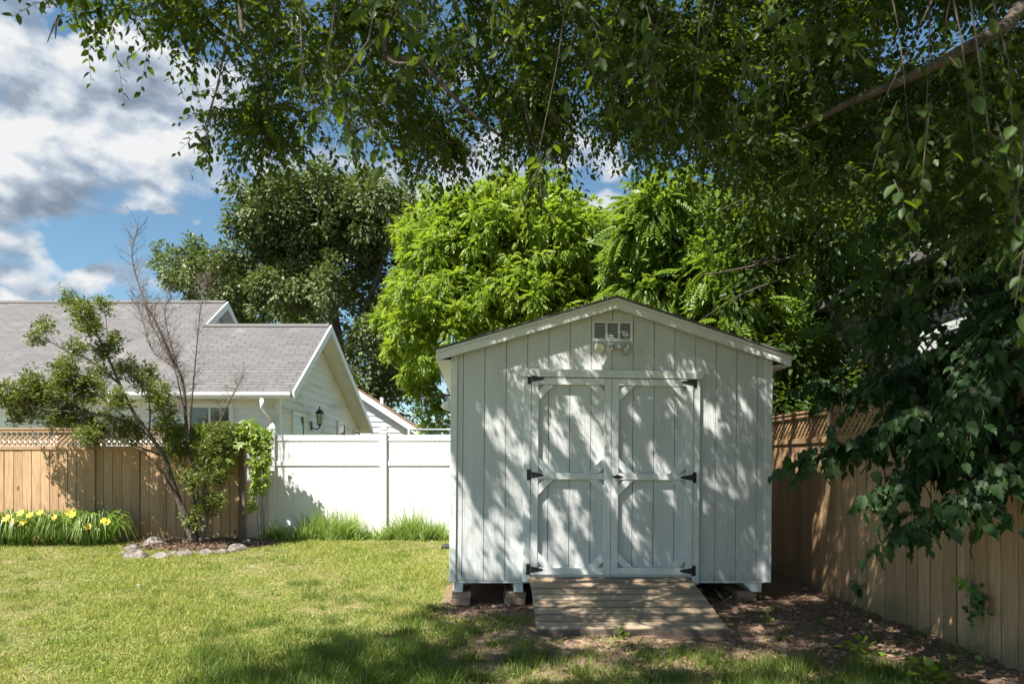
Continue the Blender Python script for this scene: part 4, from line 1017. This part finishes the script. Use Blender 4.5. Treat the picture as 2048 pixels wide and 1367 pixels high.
    P, A, N, _ = twig_leaves(rng, TS, TD, TL, .45, 16, .043); ll = .044*rng.uniform(.5, 1.35, len(P))
    # leaves cut out to shape the sun streaks on shed front and right fence
    keep = np.ones(len(P), bool); dr = (6.53-P[:, 1])*math.tan(EL)/math.cos(AZ); x0 = P[:, 0]+(6.53-P[:, 1])*math.tan(AZ); z0 = P[:, 2]-dr
    ca, sa = math.cos(R(63)), math.sin(R(63)); q = 6.53/F
    for px, py, hl, hw in [(999,879,45,14),(1036,896,60,14),(1043,1002,60,12),(1120,879,40,13),(1169,844,60,12),(1187,890,40,14),(1194,728,18,25),(1264,815,30,8),(1313,914,50,12),(1415,805,40,10),(1482,777,20,9),(948,1085,90,34),
                           (1025,1093,60,20),(1106,1034,50,12),(1159,1023,50,16),(1141,1097,55,14),(1247,1034,55,13),(1335,977,35,9),(923,970,60,14),(1106,1125,30,20),(1110,1180,50,12),(1290,1190,60,9),(1200,1210,50,10)]:
        dx = x0-(px-CX)*q; dz = -(z0-(CH+(HY-py)*q)); a = dx*ca+dz*sa; b = -dx*sa+dz*ca
        wob = 1+.35*np.sin(a*19+px)*np.cos(b*31+py)
        keep &= ~(((a/(hl*q*1.2))**2+(b/(hw*q*1.2))**2 < wob) & (dr > 0) & (rng.uniform(0, 1, len(P)) < .94))
    tt = (3.22-P[:, 0])/math.sin(AZ)*math.tan(EL); yf = P[:, 1]+(3.22-P[:, 0])/math.tan(AZ); zf = P[:, 2]-tt
    keep &= ~((yf > 6.9) & (yf < 8.9) & (zf > .7) & (zf < 2.0) & (np.sin(yf*13+zf*6) > -.75) & (rng.uniform(0, 1, len(P)) < .93))
    P, A, N, ll = P[keep], A[keep], N[keep], ll[keep]; print('canopy leaves', len(P), 'dropped', int((~keep).sum()))
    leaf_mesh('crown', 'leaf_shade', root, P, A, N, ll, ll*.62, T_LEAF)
    # leafy sprays that hang nearest to the viewer
    S2 = []; D2 = []; L2 = []
    for px, py, Y, n in [(650,190,2.5,7),(690,230,2.5,5),(610,150,2.7,4),(770,30,2.2,8),(800,70,2.3,6),(1230,60,2.6,7),(1300,120,2.7,7),(1150,40,2.9,5),(1440,100,2.9,4),(1640,60,2.5,5),(1085,340,3.2,7),(1540,80,2.4,5),
                         (1900,180,2.3,3),(2010,290,2.2,4),(1850,260,2.5,3),(1840,420,2.3,4),(2040,500,2.0,3),(1770,300,2.8,5),(1950,60,2.6,4),(1380,260,3.0,4),(900,20,2.7,6),(1000,30,3.0,6)]:
        c = at(px, py-20, Y)
        for _ in range((n+1)//2+1): S2.append(c+Vector((rr.uniform(-.1, .1), rr.uniform(-.15, .15), rr.uniform(-.03, .1)))); D2.append(Vector((rr.uniform(-.8, .8), rr.uniform(-.8, .8), -.7)).normalized()); L2.append(rr.uniform(.12, .3))
    S2 = np.array([tuple(v) for v in S2]); D2 = np.array([tuple(v) for v in D2]); L2 = np.array(L2)
    P, A, N, _ = twig_leaves(rng, S2, D2, L2, .4, 6, .08); ll = .060*rng.uniform(.7, 1.2, len(P))
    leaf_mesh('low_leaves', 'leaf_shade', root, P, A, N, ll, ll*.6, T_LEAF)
    tb = MB(); twig_tubes(tb, S2, D2, L2, .4, .002)
    for c in S2[::3]:
        c = Vector(c); u = c+Vector((rr.uniform(-.3, .5), rr.uniform(-.1, .5), rr.uniform(.6, 1.1))); tb.tube(spline([u, (u+c)/2+Vector((rr.uniform(-.06, .06), 0, .04)), c], 4), lerp_rad(.0035, .0018, 9), 4, False)
    child(tb.build('low_twigs', 'bark_dark'), root)
shade_tree()

# ------------------------------------------------------------------ small tree in the bed
def garden_tree():
    Y = 10.75; rng = np.random.RandomState(41); rr = random.Random(41); base = at(395, 1080, Y); base.z = 0
    root = empty('multi_stem_tree', base, 'small multi stemmed tree with bare twigs in the rock edged bed', 'tree'); mb = MB(); lp = []
    def st(pts, r0, r1, dy=0.0):
        s = spline([at(x, y, Y+dy*i/len(pts)) for i, (x, y) in enumerate(pts)], 5); mb.tube(s, lerp_rad(r0, r1, len(s), .8), 8); lp.extend(tuple(p) for p in s); return s
    st([(388,1088),(368,1030),(346,965),(328,912),(298,868),(264,818),(240,768),(216,714),(190,660),(165,622),(142,592)], .050, .007, -.4); st([(392,1088),(380,1040),(352,990),(318,935),(280,900),(240,880),(200,868)], .032, .006, -.7); st([(396,1088),(390,1030),(385,975),(350,900),(335,850),(322,800),(300,760)], .034, .005, .4)
    st([(300,870),(240,838),(170,825),(90,818),(15,800)], .03, .008, -.6); st([(240,768),(180,720),(130,700),(80,670)], .018, .005, .3)
    st([(328,912),(270,890),(220,870),(180,850)], .02, .006, .4); st([(216,714),(215,670),(210,620)], .012, .004); st([(170,825),(110,780),(60,760)], .013, .004)
    st([(298,868),(300,820),(290,770),(250,740)], .016, .004, -.2); st([(264,818),(200,790),(130,760),(100,730)], .014, .004, .3)
    leafy = list(lp)
    bare = []
    b0 = st([(402,1088),(413,1020),(407,968),(388,932),(376,890),(372,840),(366,765),(345,718),(312,645),(287,595),(264,512),(276,455)], .058, .0035, .3)
    b1 = st([(376,890),(384,800),(393,700),(401,620),(413,560)], .02, .003, .2); b2 = st([(372,840),(350,740),(325,690),(300,640),(290,600)], .015, .003, -.2)
    b3 = st([(388,932),(430,862),(465,790),(488,750)], .018, .003, -.3); b4 = st([(366,765),(340,680),(330,620),(345,590)], .01, .003); b5 = st([(350,735),(305,700),(285,640),(268,590)], .009, .003)
    st([(405,1050),(395,990),(400,930),(430,880)], .03, .008, -.2)
    tw = MB()
    for s in (b0[25:], b1[6:], b2, b3[6:], b4, b5):
        for i in range(len(s)-1):
            for _ in range(5):
                p = s[i].lerp(s[i+1], rr.random()); d = Vector((rr.uniform(-1, 1), rr.uniform(-.7, .7), rr.uniform(-.1, 1.1))).normalized(); l = rr.uniform(.08, .32)
                q = p+d*l*.5+Vector((rr.uniform(-.03, .03), 0, .02)); e = p+d*l+Vector((0, 0, .05)); tw.tube([p, q, e], [.0035, .0028, .0016], 3, False)
                for _ in range(3):
                    d2 = Vector((rr.uniform(-1, 1), rr.uniform(-1, 1), rr.uniform(-.3, 1))).normalized(); a = p.lerp(e, rr.uniform(.4, 1)); tw.tube([a, a+d2*rr.uniform(.03, .11)], [.0022, .0013], 3, False)
    for _ in range(150):
        a = at(rr.gauss(413, 12), rr.gauss(565, 14), Y+.2); d2 = Vector((rr.uniform(-1, 1), rr.uniform(-1, 1), rr.uniform(-.5, 1))).normalized(); tw.tube([a, a+d2*rr.uniform(.06, .16)], [.0025, .0013], 3, False)
    child(tw.build('bare_twigs', 'twig'), root)
    C = [(140,600,22),(165,622,28),(205,612,20),(92,652,20),(75,678,22),(178,655,30),(232,680,20),(210,702,28),(150,700,26),(128,738,32),(60,768,34),(15,790,36),(-20,790,30),(100,790,42),(178,778,42),(252,738,30),(290,758,34),(315,790,30),
         (45,828,34),(110,835,34),(150,832,38),(205,850,38),(330,850,26),(258,862,34),(350,900,28),(420,900,34),(440,868,28),(382,960,28),(412,1010,30),(432,955,28),(385,1040,22),(330,820,24),(175,870,26),(235,800,30),(425,925,30),(450,900,24),(130,770,30),(200,745,22),(430,1000,22),(60,800,34),(190,885,16)]
    S = []
    for x, y, r in C:
        cy_ = rr.gauss(0, .35)
        for _ in range(max(5, int(r*r/11))):
            a = rr.uniform(0, 6.28); q = r*.8*math.sqrt(rr.random()); S.append(at(x+q*math.cos(a), y+q*math.sin(a)*.8, Y-.2+cy_+rr.gauss(0, .12)))
    for c in S[::4]: connect(mb, lp, c, .004, .1, 3, rr)
    child(mb.build('trunk', 'bark', smooth=True), root)
    S = np.array([tuple(v) for v in S]); D = norm(rng.normal(size=(len(S), 3))+np.array([0, 0, .6])); L = rng.uniform(.06, .18, len(S))
    P, A, N, _ = twig_leaves(rng, S, D, L, .05, 12, .04, .9); A = norm(A)+np.array([0, 0, .3]); ll = .050*rng.uniform(.6, 1.3, len(P))
    P = P+rng.normal(size=P.shape)*.02; leaf_mesh('crown', 'leaf_shrub', root, P, A, N, ll, ll*.55, T_LEAF)
garden_tree()

def creeper_vine():
    rng = np.random.RandomState(51); rr = random.Random(51); Y = 11.3; b = at(520, 1080, Y); b.z = 0
    root = empty('climbing_vine', b, 'green creeper growing over the end of the tan wooden fence', 'vine')
    Z = [([(335,850),(470,845),(500,838),(535,860),(540,900),(500,890),(470,880),(330,880)], 430), ([(498,850),(545,860),(540,930),(528,990),(505,985),(500,920)], 260), ([(395,870),(475,870),(465,930),(430,960),(400,930)], 230), ([(330,870),(480,880),(480,905),(340,905)], 110), ([(505,980),(515,1010),(500,1030)], 12)]
    P = []
    for poly, n in Z:
        xs = [p[0] for p in poly]; ys = [p[1] for p in poly]; k = 0
        while k < n:
            x = rr.uniform(min(xs), max(xs)); y = rr.uniform(min(ys), max(ys))
            if inside(poly, x, y): P.append(tuple(at(x, y, Y+rr.uniform(-.14, .06)))); k += 1
    P = np.array(P); n = len(P); A = rng.normal(size=(n, 3))*.6+np.array([0, -.3, -.7]); N = rng.normal(size=(n, 3))*.4+np.array([-.1, -.8, .6]); ll = .12*rng.uniform(.6, 1.2, n)
    leaf_mesh('foliage', 'leaf_vine', root, P, A, N, ll, ll, T_CREEP)
    mb = MB()
    for k in range(14):
        x = rr.uniform(503, 530); pts = [at(x, 1075, Y+.02)]
        for j in range(6): x += rr.uniform(-8, 6); pts.append(at(x, 1075-j*42, Y+rr.uniform(-.04, .02)))
        if k > 5:
            pts = pts[3:]
            for j in range(3): pts.append(at(500-40*j*rr.uniform(.6, 1.2), 855+rr.uniform(-8, 10), Y-.02))
        s = spline(pts, 3); mb.tube(s, lerp_rad(.006, .002, len(s)), 4, False)
    child(mb.build('stem', 'bark'), root)
creeper_vine()

# ------------------------------------------------------------------ bed, rocks, mulch, daylilies
def rock(px, py, w, h, label, seed):
    rr = random.Random(seed); Y = 1.33*F/(py+h/2-HY); c = at(px, py, Y); wx = w/F*Y/2; hz = h/F*Y*.62; root_z = float(ground_z(c.x, Y))
    bm_v = []; bm_f = []; n1, n2 = 14, 9
    ph = [rr.uniform(0, 6) for _ in range(6)]
    for i in range(n2+1):
        th = math.pi*i/n2
        for j in range(n1):
            a = 2*math.pi*j/n1; d = 1+.10*math.sin(2*a+ph[0])+.08*math.sin(3*a+ph[1]+th*2)+.06*math.sin(5*th+ph[2]+a)+rr.uniform(-.07, .07)
            x = wx*math.sin(th)*math.cos(a)*d; y = wx*.75*math.sin(th)*math.sin(a)*d; z = hz*math.cos(th)*(1+.12*math.sin(a*2+ph[3]))
            bm_v.append((x, y, max(z, -.03)))
    for i in range(n2):
        for j in range(n1): bm_f.append((i*n1+j, (i+1)*n1+j, (i+1)*n1+(j+1) % n1, i*n1+(j+1) % n1))
    me = bpy.data.meshes.new('rock'); me.from_pydata(bm_v, [], bm_f); o = link('rock', me, 'rock', smooth=True)
    o.location = (c.x, Y, root_z+.0); o.rotation_euler = (0, R(rr.uniform(-8, 8)), rr.uniform(-.4, .4))
    m = o.modifiers.new('sub', 'SUBSURF'); m.levels = 1; m.render_levels = 1
    tag(o, label, 'rock', 'rocks edging the tree bed')
for i, q in enumerate([(307,1076,50,24,'large pale rock at the back left of the bed beside the fence'), (264,1090,32,18,'pointed rock at the far left of the rock edging'), (273,1100,54,26,'largest rounded pale rock at the front left of the bed'),
                       (322,1104,48,17,'long low dark rock right of the largest front rock'), (370,1099,38,22,'round grey rock in the middle of the front edging'), (414,1099,34,16,'flat rock just right of the middle round rock'),
                       (444,1099,30,15,'small flat rock in front of the tree trunks'), (476,1090,42,22,'wide pale rock at the right end of the front edging'), (492,1080,30,18,'rock furthest right at the back beside the old post'), (245,1101,22,11,'smallest rock at the left tip of the bed'), (291,1087,24,12,'small rock wedged between the back rock and the largest front rock'), (346,1101,20,10,'little dark rock between the long dark rock and the round grey rock'), (459,1100,18,9,'little rock against the front of the wide pale rock')]):
    rock(*q, seed=60+i)
def scatter(name, mat, tmpl, n, fn, L, W, seed, tilt=.5, kind='stuff', z=.01, label=None):
    rng = np.random.RandomState(seed); P = fn(rng, n); m = len(P)
    A = rng.normal(size=(m, 3)); A[:, 2] *= .25; N = np.array([0, 0, 1.0])+rng.normal(size=(m, 3))*tilt
    Z = ground_z(P[:, 0], P[:, 1])+rng.uniform(.002, z, m)+P[:, 2]
    o = leaf_mesh(name, mat, None, np.stack([P[:, 0], P[:, 1], Z], 1), A, N, L*rng.uniform(.5, 1.3, m), W*rng.uniform(.6, 1.3, m), tmpl)
    tag(o, label, kind=kind); return o
def f_bed(rng, n):
    a = rng.uniform(0, 6.283, n); r = np.sqrt(rng.uniform(0, 1, n)); x = -4.95+1.15*r*np.cos(a); y = 11.0+.85*r*np.sin(a); k = y < 11.36
    return np.stack([x, y, .05*(1-r)], 1)[k]
scatter('mulch', 'mulch', T_DIAM, 9000, f_bed, .05, .022, 70, .8, z=.03, label='dark brown bark mulch round the small tree')
def daylily(px, Y, w, n, flowers, label, seed):
    rng = np.random.RandomState(seed); c = at(px, 1085, Y); c.z = 0; root = empty('daylily_clump', c, label, 'flowers', 'daylily clumps along the fence')
    # arching strap leaves as bent ribbons
    V = []; Fc = []
    for i in range(n):
        a = rng.uniform(0, 6.283); r0 = rng.uniform(0, .5)*w*.5; b = Vector((c.x+r0*math.cos(a)+rng.uniform(-.2, .2)*w, Y+r0*math.sin(a)*.9, 0)); L = rng.uniform(.45, .78); out = rng.uniform(.18, .46); a2 = a+rng.uniform(-.5, .5)
        d = Vector((math.cos(a2), math.sin(a2), 0)); sd = Vector((-d.y, d.x, 0)); k0 = len(V); w0 = rng.uniform(.008, .013)
        for j in range(7):
            t = j/6; p = b+d*(out*t*1.25)+Vector((0, 0, L*(2.65*t-2.4*t*t))); ww = w0*(1-t**2*.95)
            V += [tuple(p-sd*ww), tuple(p+sd*ww+Vector((0, 0, .004)))]
        Fc += [(k0+2*j, k0+2*j+1, k0+2*j+3, k0+2*j+2) for j in range(6)]
    me = bpy.data.meshes.new('leaves'); me.from_pydata(V, [], Fc); child(link('leaves', me, 'leaf_lily'), root)
    sm = MB()
    for x, y in flowers:
        f = at(x, y, Y-.34); sm.tube([(f.x+rng.uniform(-.1, .1), Y-.1, 0), (f.x, Y-.25, f.z-.06), tuple(f)], [.005, .004, .003], 5)
        k = 6; ang = np.arange(k)*math.pi/3; ax = Vector((rng.uniform(-.4, .4), -.8, .6)).normalized(); q = ax.to_track_quat('Z', 'Y').to_matrix()
        A = np.array([tuple(q @ Vector((math.cos(t), math.sin(t), .75))) for t in ang]); N = np.array([tuple(q @ Vector((-math.cos(t), -math.sin(t), 1))) for t in ang])
        leaf_mesh('flower', 'petal', root, np.array([tuple(f)]*k), A, N, rng.uniform(.065, .095), .055, T_LEAF)
    for _ in range(14):
        x = c.x+rng.uniform(-.5, .5)*w; h = rng.uniform(.5, .68); sm.tube([(x, Y, 0), (x+rng.uniform(-.08, .08), Y-.05, h)], [.004, .003], 4); 
    child(sm.build('flower_stalks', 'leaf_lily'), root)
daylily(28, 10.85, .95, 260, [(45,1027),(82,1026),(50,1046),(17,1038),(28,1043),(62,1031)], 'daylily clump with the most yellow blooms left of the other clumps', 81)
daylily(118, 10.9, .7, 170, [(140,1027),(112,1036)], 'middle daylily clump with only two blooms', 82)
daylily(192, 10.85, .8, 240, [(148,1031),(176,1054),(209,1042),(215,1045)], 'right daylily clump with small yellow blooms beside the rock bed', 83)
daylily(-60, 10.9, .9, 160, [(-40,1035)], 'daylily clump cut by the left edge of the picture', 84)

# ------------------------------------------------------------------ grass
def vfield(x, y):
    return .5+.25*np.sin(x*2.1+y*1.3)+.15*np.sin(x*4.7-y*3.1+1)+.1*np.sin(x*9.1+y*8.3+2)
def grass():
    rng = np.random.RandomState(91)
    def pts(n, y0, y1, wide=.80, xmax=3.3):
        y = y0+(y1-y0)*rng.uniform(0, 1, n)**1.15; x = rng.uniform(-wide, wide, n)*y; k = (x < np.minimum(xmax, right_x(y)-.05)) & (x > -9.5)
        k &= ~((x > -.7) & (y > 6.5)); return x[k], y[k]
    def blades(name, mat, x, y, h, w, lean, seed, label):
        n = len(x); r2 = np.random.RandomState(seed); A = r2.normal(size=(n, 3))*lean; A[:, 2] = 1
        N = r2.normal(size=(n, 3)); N[:, 2] = -.6
        P = np.stack([x, y, ground_z(x, y)-.006], 1); o = leaf_mesh(name, mat, None, P, A, N, h, w, T_BLADE); tag(o, label, kind='stuff'); return o
    x, y = pts(470000, 3.7, 11.85); dm = dirt_mask(x, y); v = vfield(x, y)
    k = rng.uniform(0, 1, len(x)) < np.clip(1.05-dm*1.25, 0.0, 1)*(.30+.95*v)
    k &= ~((y > 11.35) & (x < -4.3)); x, y, v = x[k], y[k], v[k]
    n = len(x); h = (.022+.034*v)*rng.uniform(.45, 1.6, n); w = (.0034+.0005*y)*rng.uniform(.6, 1.4, n)
    print('grass blades', n)
    blades('grass', 'grass_blade', x, y, h, w, .75, 1, 'short yellow green lawn grass')
    # lush tufts
    T = []
    r3 = random.Random(5)
    def tuft(px, py, r, cnt, hh):
        Y = 1.33*F/(py-HY); c = at(px, py, Y); T.append((c.x, Y, r, cnt, hh))
    for _ in range(150): tuft(r3.uniform(420, 1060), r3.uniform(1230, 1400), .10, 90, .085)
    for _ in range(60): tuft(r3.uniform(380, 900), r3.uniform(1290, 1400), .09, 110, .15)
    for _ in range(45): tuft(r3.uniform(560, 900), r3.uniform(1160, 1260), .09, 60, .07)
    for _ in range(85): tuft(r3.uniform(1060, 2000), r3.uniform(1295, 1420), .10, 70, .075)
    for _ in range(50): tuft(r3.uniform(1480, 1800), r3.uniform(1310, 1400), .11, 90, .10)
    for _ in range(90): tuft(r3.uniform(-20, 860), r3.uniform(1095, 1330), .09, 45, .060)
    for _ in range(40): tuft(r3.uniform(250, 860), r3.uniform(1085, 1140), .14, 60, .06)
    for _ in range(14): tuft(r3.uniform(1500, 2000), r3.uniform(1230, 1300), .06, 25, .07)
    X = []; Yy = []; H = []
    for cx, cy, r, cnt, hh in T:
        q = rng.normal(size=(cnt, 2))*r*.55; X.append(cx+q[:, 0]); Yy.append(cy+q[:, 1]); H.append(hh*rng.uniform(.5, 1.35, cnt))
    X = np.concatenate(X); Yy = np.concatenate(Yy); H = np.concatenate(H); k = (X < right_x(Yy)-.05) & ~((X > -.62) & (Yy > 6.4)) & ~((X > .15) & (X < 1.75) & (Yy > 5.3)); X, Yy, H = X[k], Yy[k], H[k]
    blades('grass', 'grass_lush', X, Yy, H, .0052*rng.uniform(.7, 1.3, len(X)), .5, 2, 'longer dark green grass tufts in the foreground')
    # tall weeds along the white fence
    X = []; H = []; Yy = []
    for a, b, cnt, hh in [(540,620,26,.42),(620,705,34,.66),(700,750,12,.36),(745,800,12,.30),(775,805,8,.42),(800,862,30,.66),(862,893,12,.42),(530,545,4,.25)]:
        xa = at(a, 0, 11.65).x; xb = at(b, 0, 11.65).x
        for _ in range(cnt):
            m = 30; x = rng.uniform(xa, xb)+rng.normal(size=m)*.035; X.append(x); Yy.append(11.6+rng.normal()*.09+rng.normal(size=m)*.03); H.append(hh*rng.uniform(.45, 1.15)*rng.uniform(.35, 1.1, m))
    X = np.concatenate(X); Yy = np.minimum(np.concatenate(Yy), 11.8); H = np.concatenate(H)
    blades('weeds', 'weed_blade', X, Yy, H, .012*rng.uniform(.5, 1.4, len(X)), .42, 3, 'tall bright weeds growing along the white fence')
    # clover and small broad weeds
    x, y = pts(60000, 3.7, 8.5); dm = dirt_mask(x, y); v = vfield(x*1.7+3, y*1.9); k = rng.uniform(0, 1, len(x)) < np.clip((v-.35)*1.6, .03, .9)*np.clip(1.05-dm*1.2, .0, 1)
    x, y = x[k], y[k]; n = len(x); P = np.stack([x, y, ground_z(x, y)+rng.uniform(.008, .03, n)], 1); A = rng.normal(size=(n, 3)); A[:, 2] *= .3
    tag(leaf_mesh('ground_cover', 'weed_blade', None, P, A, np.array([[0, 0, 1.0]])+rng.normal(size=(n, 3))*.35, .017*rng.uniform(.6, 1.4, n), .015, T_LEAF), 'low clover leaves mixed into the lawn', kind='stuff')
grass()
def f_litter(rng, n):
    x = np.concatenate([rng.uniform(.2, 3.4, n), rng.uniform(-.7, .5, n//5), rng.uniform(2.0, 3.4, n)]); y = np.concatenate([rng.uniform(4.1, 6.4, n), rng.uniform(5.7, 6.6, n//5), rng.uniform(4.4, 11, n)])
    k = (x < right_x(y)-.03) & (dirt_mask(x, y)+rng.uniform(-.3, .4, len(x)) > .35) & ~((x > .15) & (x < 1.78) & (y > 5.3)); k &= ~((y > 6.6) & (x < 2.55)); x, y = x[k], y[k]
    return np.stack([x, y, np.zeros_like(x)], 1)
scatter('leaf_litter', 'dead_leaf', T_LEAF, 900, f_litter, .055, .035, 71, .6, z=.02, label='brown dead leaves scattered over the bare soil')
scatter('soil_crumbs', 'mulch', T_DIAM, 5000, f_litter, .022, .014, 72, .9, z=.012, label='crumbs of bark and soil on the bare ground')
def f_under(rng, n):
    x = rng.uniform(1.75, 2.5, n); y = rng.uniform(6.6, 7.3, n); return np.stack([x, y, np.zeros(n)], 1)
scatter('leaf_litter', 'dead_leaf', T_LEAF, 260, f_under, .07, .045, 73, .6, z=.05, label='dead leaves blown under the right side of the shed')

# ------------------------------------------------------------------ small plants along the right fence
def plant(px, py, Y, n, size, spread, label, tmpl=T_LOBE, mat='ivy', name='small_plant', cat='plant', flat=None, seed=1):
    rng = np.random.RandomState(seed); c = at(px, py, Y); base = Vector((c.x, Y, c.z if flat else float(ground_z(c.x, Y)))); root = empty(name, base, label, cat, 'small plants by the right fence')
    if flat:
        P = np.stack([np.full(n, c.x)-rng.uniform(.01, .07, n), Y+rng.normal(size=n)*spread, c.z+rng.normal(size=n)*spread*flat], 1)
        A = rng.normal(size=(n, 3))*.5+np.array([-.3, 0, -.6]); N = rng.normal(size=(n, 3))*.3+np.array([-1, -.3, .4])
        st = MB(); st.tube([(c.x, Y, c.z-spread*flat*2.2), (c.x-.015, Y+.02, c.z), (c.x-.01, Y, c.z+spread*flat*1.5)], .004, 5)
    else:
        d = norm(rng.normal(size=(n, 3))*np.array([1, 1, .5])+np.array([0, 0, .6])); L = spread*rng.uniform(.4, 1, n); P = np.array(base)[None, :]+d*L[:, None]
        A = d+np.array([0, 0, -.3])+rng.normal(size=(n, 3))*.3; N = rng.normal(size=(n, 3))*.3+np.array([0, 0, 1]); st = MB()
        for p in P: st.tube([tuple(base), tuple(Vector(base).lerp(Vector(p), .6)+Vector((0, 0, .01))), tuple(p)], .0018, 3, False)
    leaf_mesh('leaves', mat, root, P, A, N, size*rng.uniform(.6, 1.2, n), size*.9, tmpl)
    child(st.build('stem', 'leaf_vine'), root)
fy = lambda px: 3.3*F/(px-CX)
plant(1966, 1205, fy(1966)-.02, 60, .042, .055, 'dark ivy clump hanging on the brown fence near the right edge', name='ivy_clump', cat='ivy', flat=1.2, seed=1)
plant(1940, 1162, fy(1940)-.02, 10, .05, .05, 'pale small ivy sprig above the dark ivy clump', name='ivy_clump', cat='ivy', flat=.7, mat='leaf_vine', seed=2)
plant(1725, 1172, fy(1725)-.02, 9, .075, .035, 'single dark leaf cluster growing through the fence mid way along', name='ivy_clump', cat='ivy', flat=.8, seed=3)
for i, (px, py, n, s, sp_, lb) in enumerate([(1745,1212,14,.05,.10,'low leafy seedling at the fence foot nearest the shed'), (1775,1215,16,.05,.12,'upright seedling at the fence foot behind the round leaved one'), (1868,1262,14,.05,.12,'leafy seedling against the fence foot right of centre'),
        (1720,1300,26,.07,.13,'broad leaved weed at the edge of the grass right of the ramp'), (1855,1355,30,.07,.15,'large leaved weed at the bottom right of the lawn'), (1930,1310,16,.05,.12,'weed seedling near the fence foot at the right edge'),
        (1550,1215,12,.04,.08,'tiny seedling on the bare soil right of the ramp'), (1534,1240,12,.045,.08,'small weed beside the right side of the ramp'), (1240,1272,18,.04,.09,'little weed growing at the middle of the ramp foot'), (1218,1262,10,.035,.07,'tiny weed touching the ramp foot left of its middle')]):
    Y = 1.33*F/(py-HY)+.15; Y = min(Y, 11); plant(px, py, 1.36*F/(py-HY), n, s, sp_, lb, tmpl=T_LEAF if i % 2 else T_LOBE, mat='leaf_vine' if i in (3, 4, 6, 8) else 'weed_blade', seed=10+i)
def puff_ball(px, py, label):
    Y = 1.33*F/(py-HY)*1.02; c = at(px, py, Y); rng = np.random.RandomState(px); base = (c.x, Y, float(ground_z(c.x, Y)))
    o = empty('dandelion_clock', base, label, 'dandelion', 'dandelion clocks on the lawn')
    child(MB().tube([base, (c.x+.01, Y, base[2]+.09)], .0015, 4).build('stem', 'leaf_vine'), o)
    d = rnd_unit(rng, 60); leaf_mesh('seed_head', 'fluff', o, np.tile(np.array([[c.x+.01, Y, base[2]+.10]]), (60, 1))+d*.004, d, np.roll(d, 1, 1), .016, .005, T_DIAM)
mat_leaf('fluff', [(.7,.7,.66)]*3, (.6,.6,.55), .3)
puff_ball(503, 1150, 'white dandelion clock in the middle of the sunlit lawn')
puff_ball(274, 1186, 'white dandelion clock on the left part of the lawn')
puff_ball(862, 1098, 'white dandelion clock near the left back corner of the shed')
print('script done')
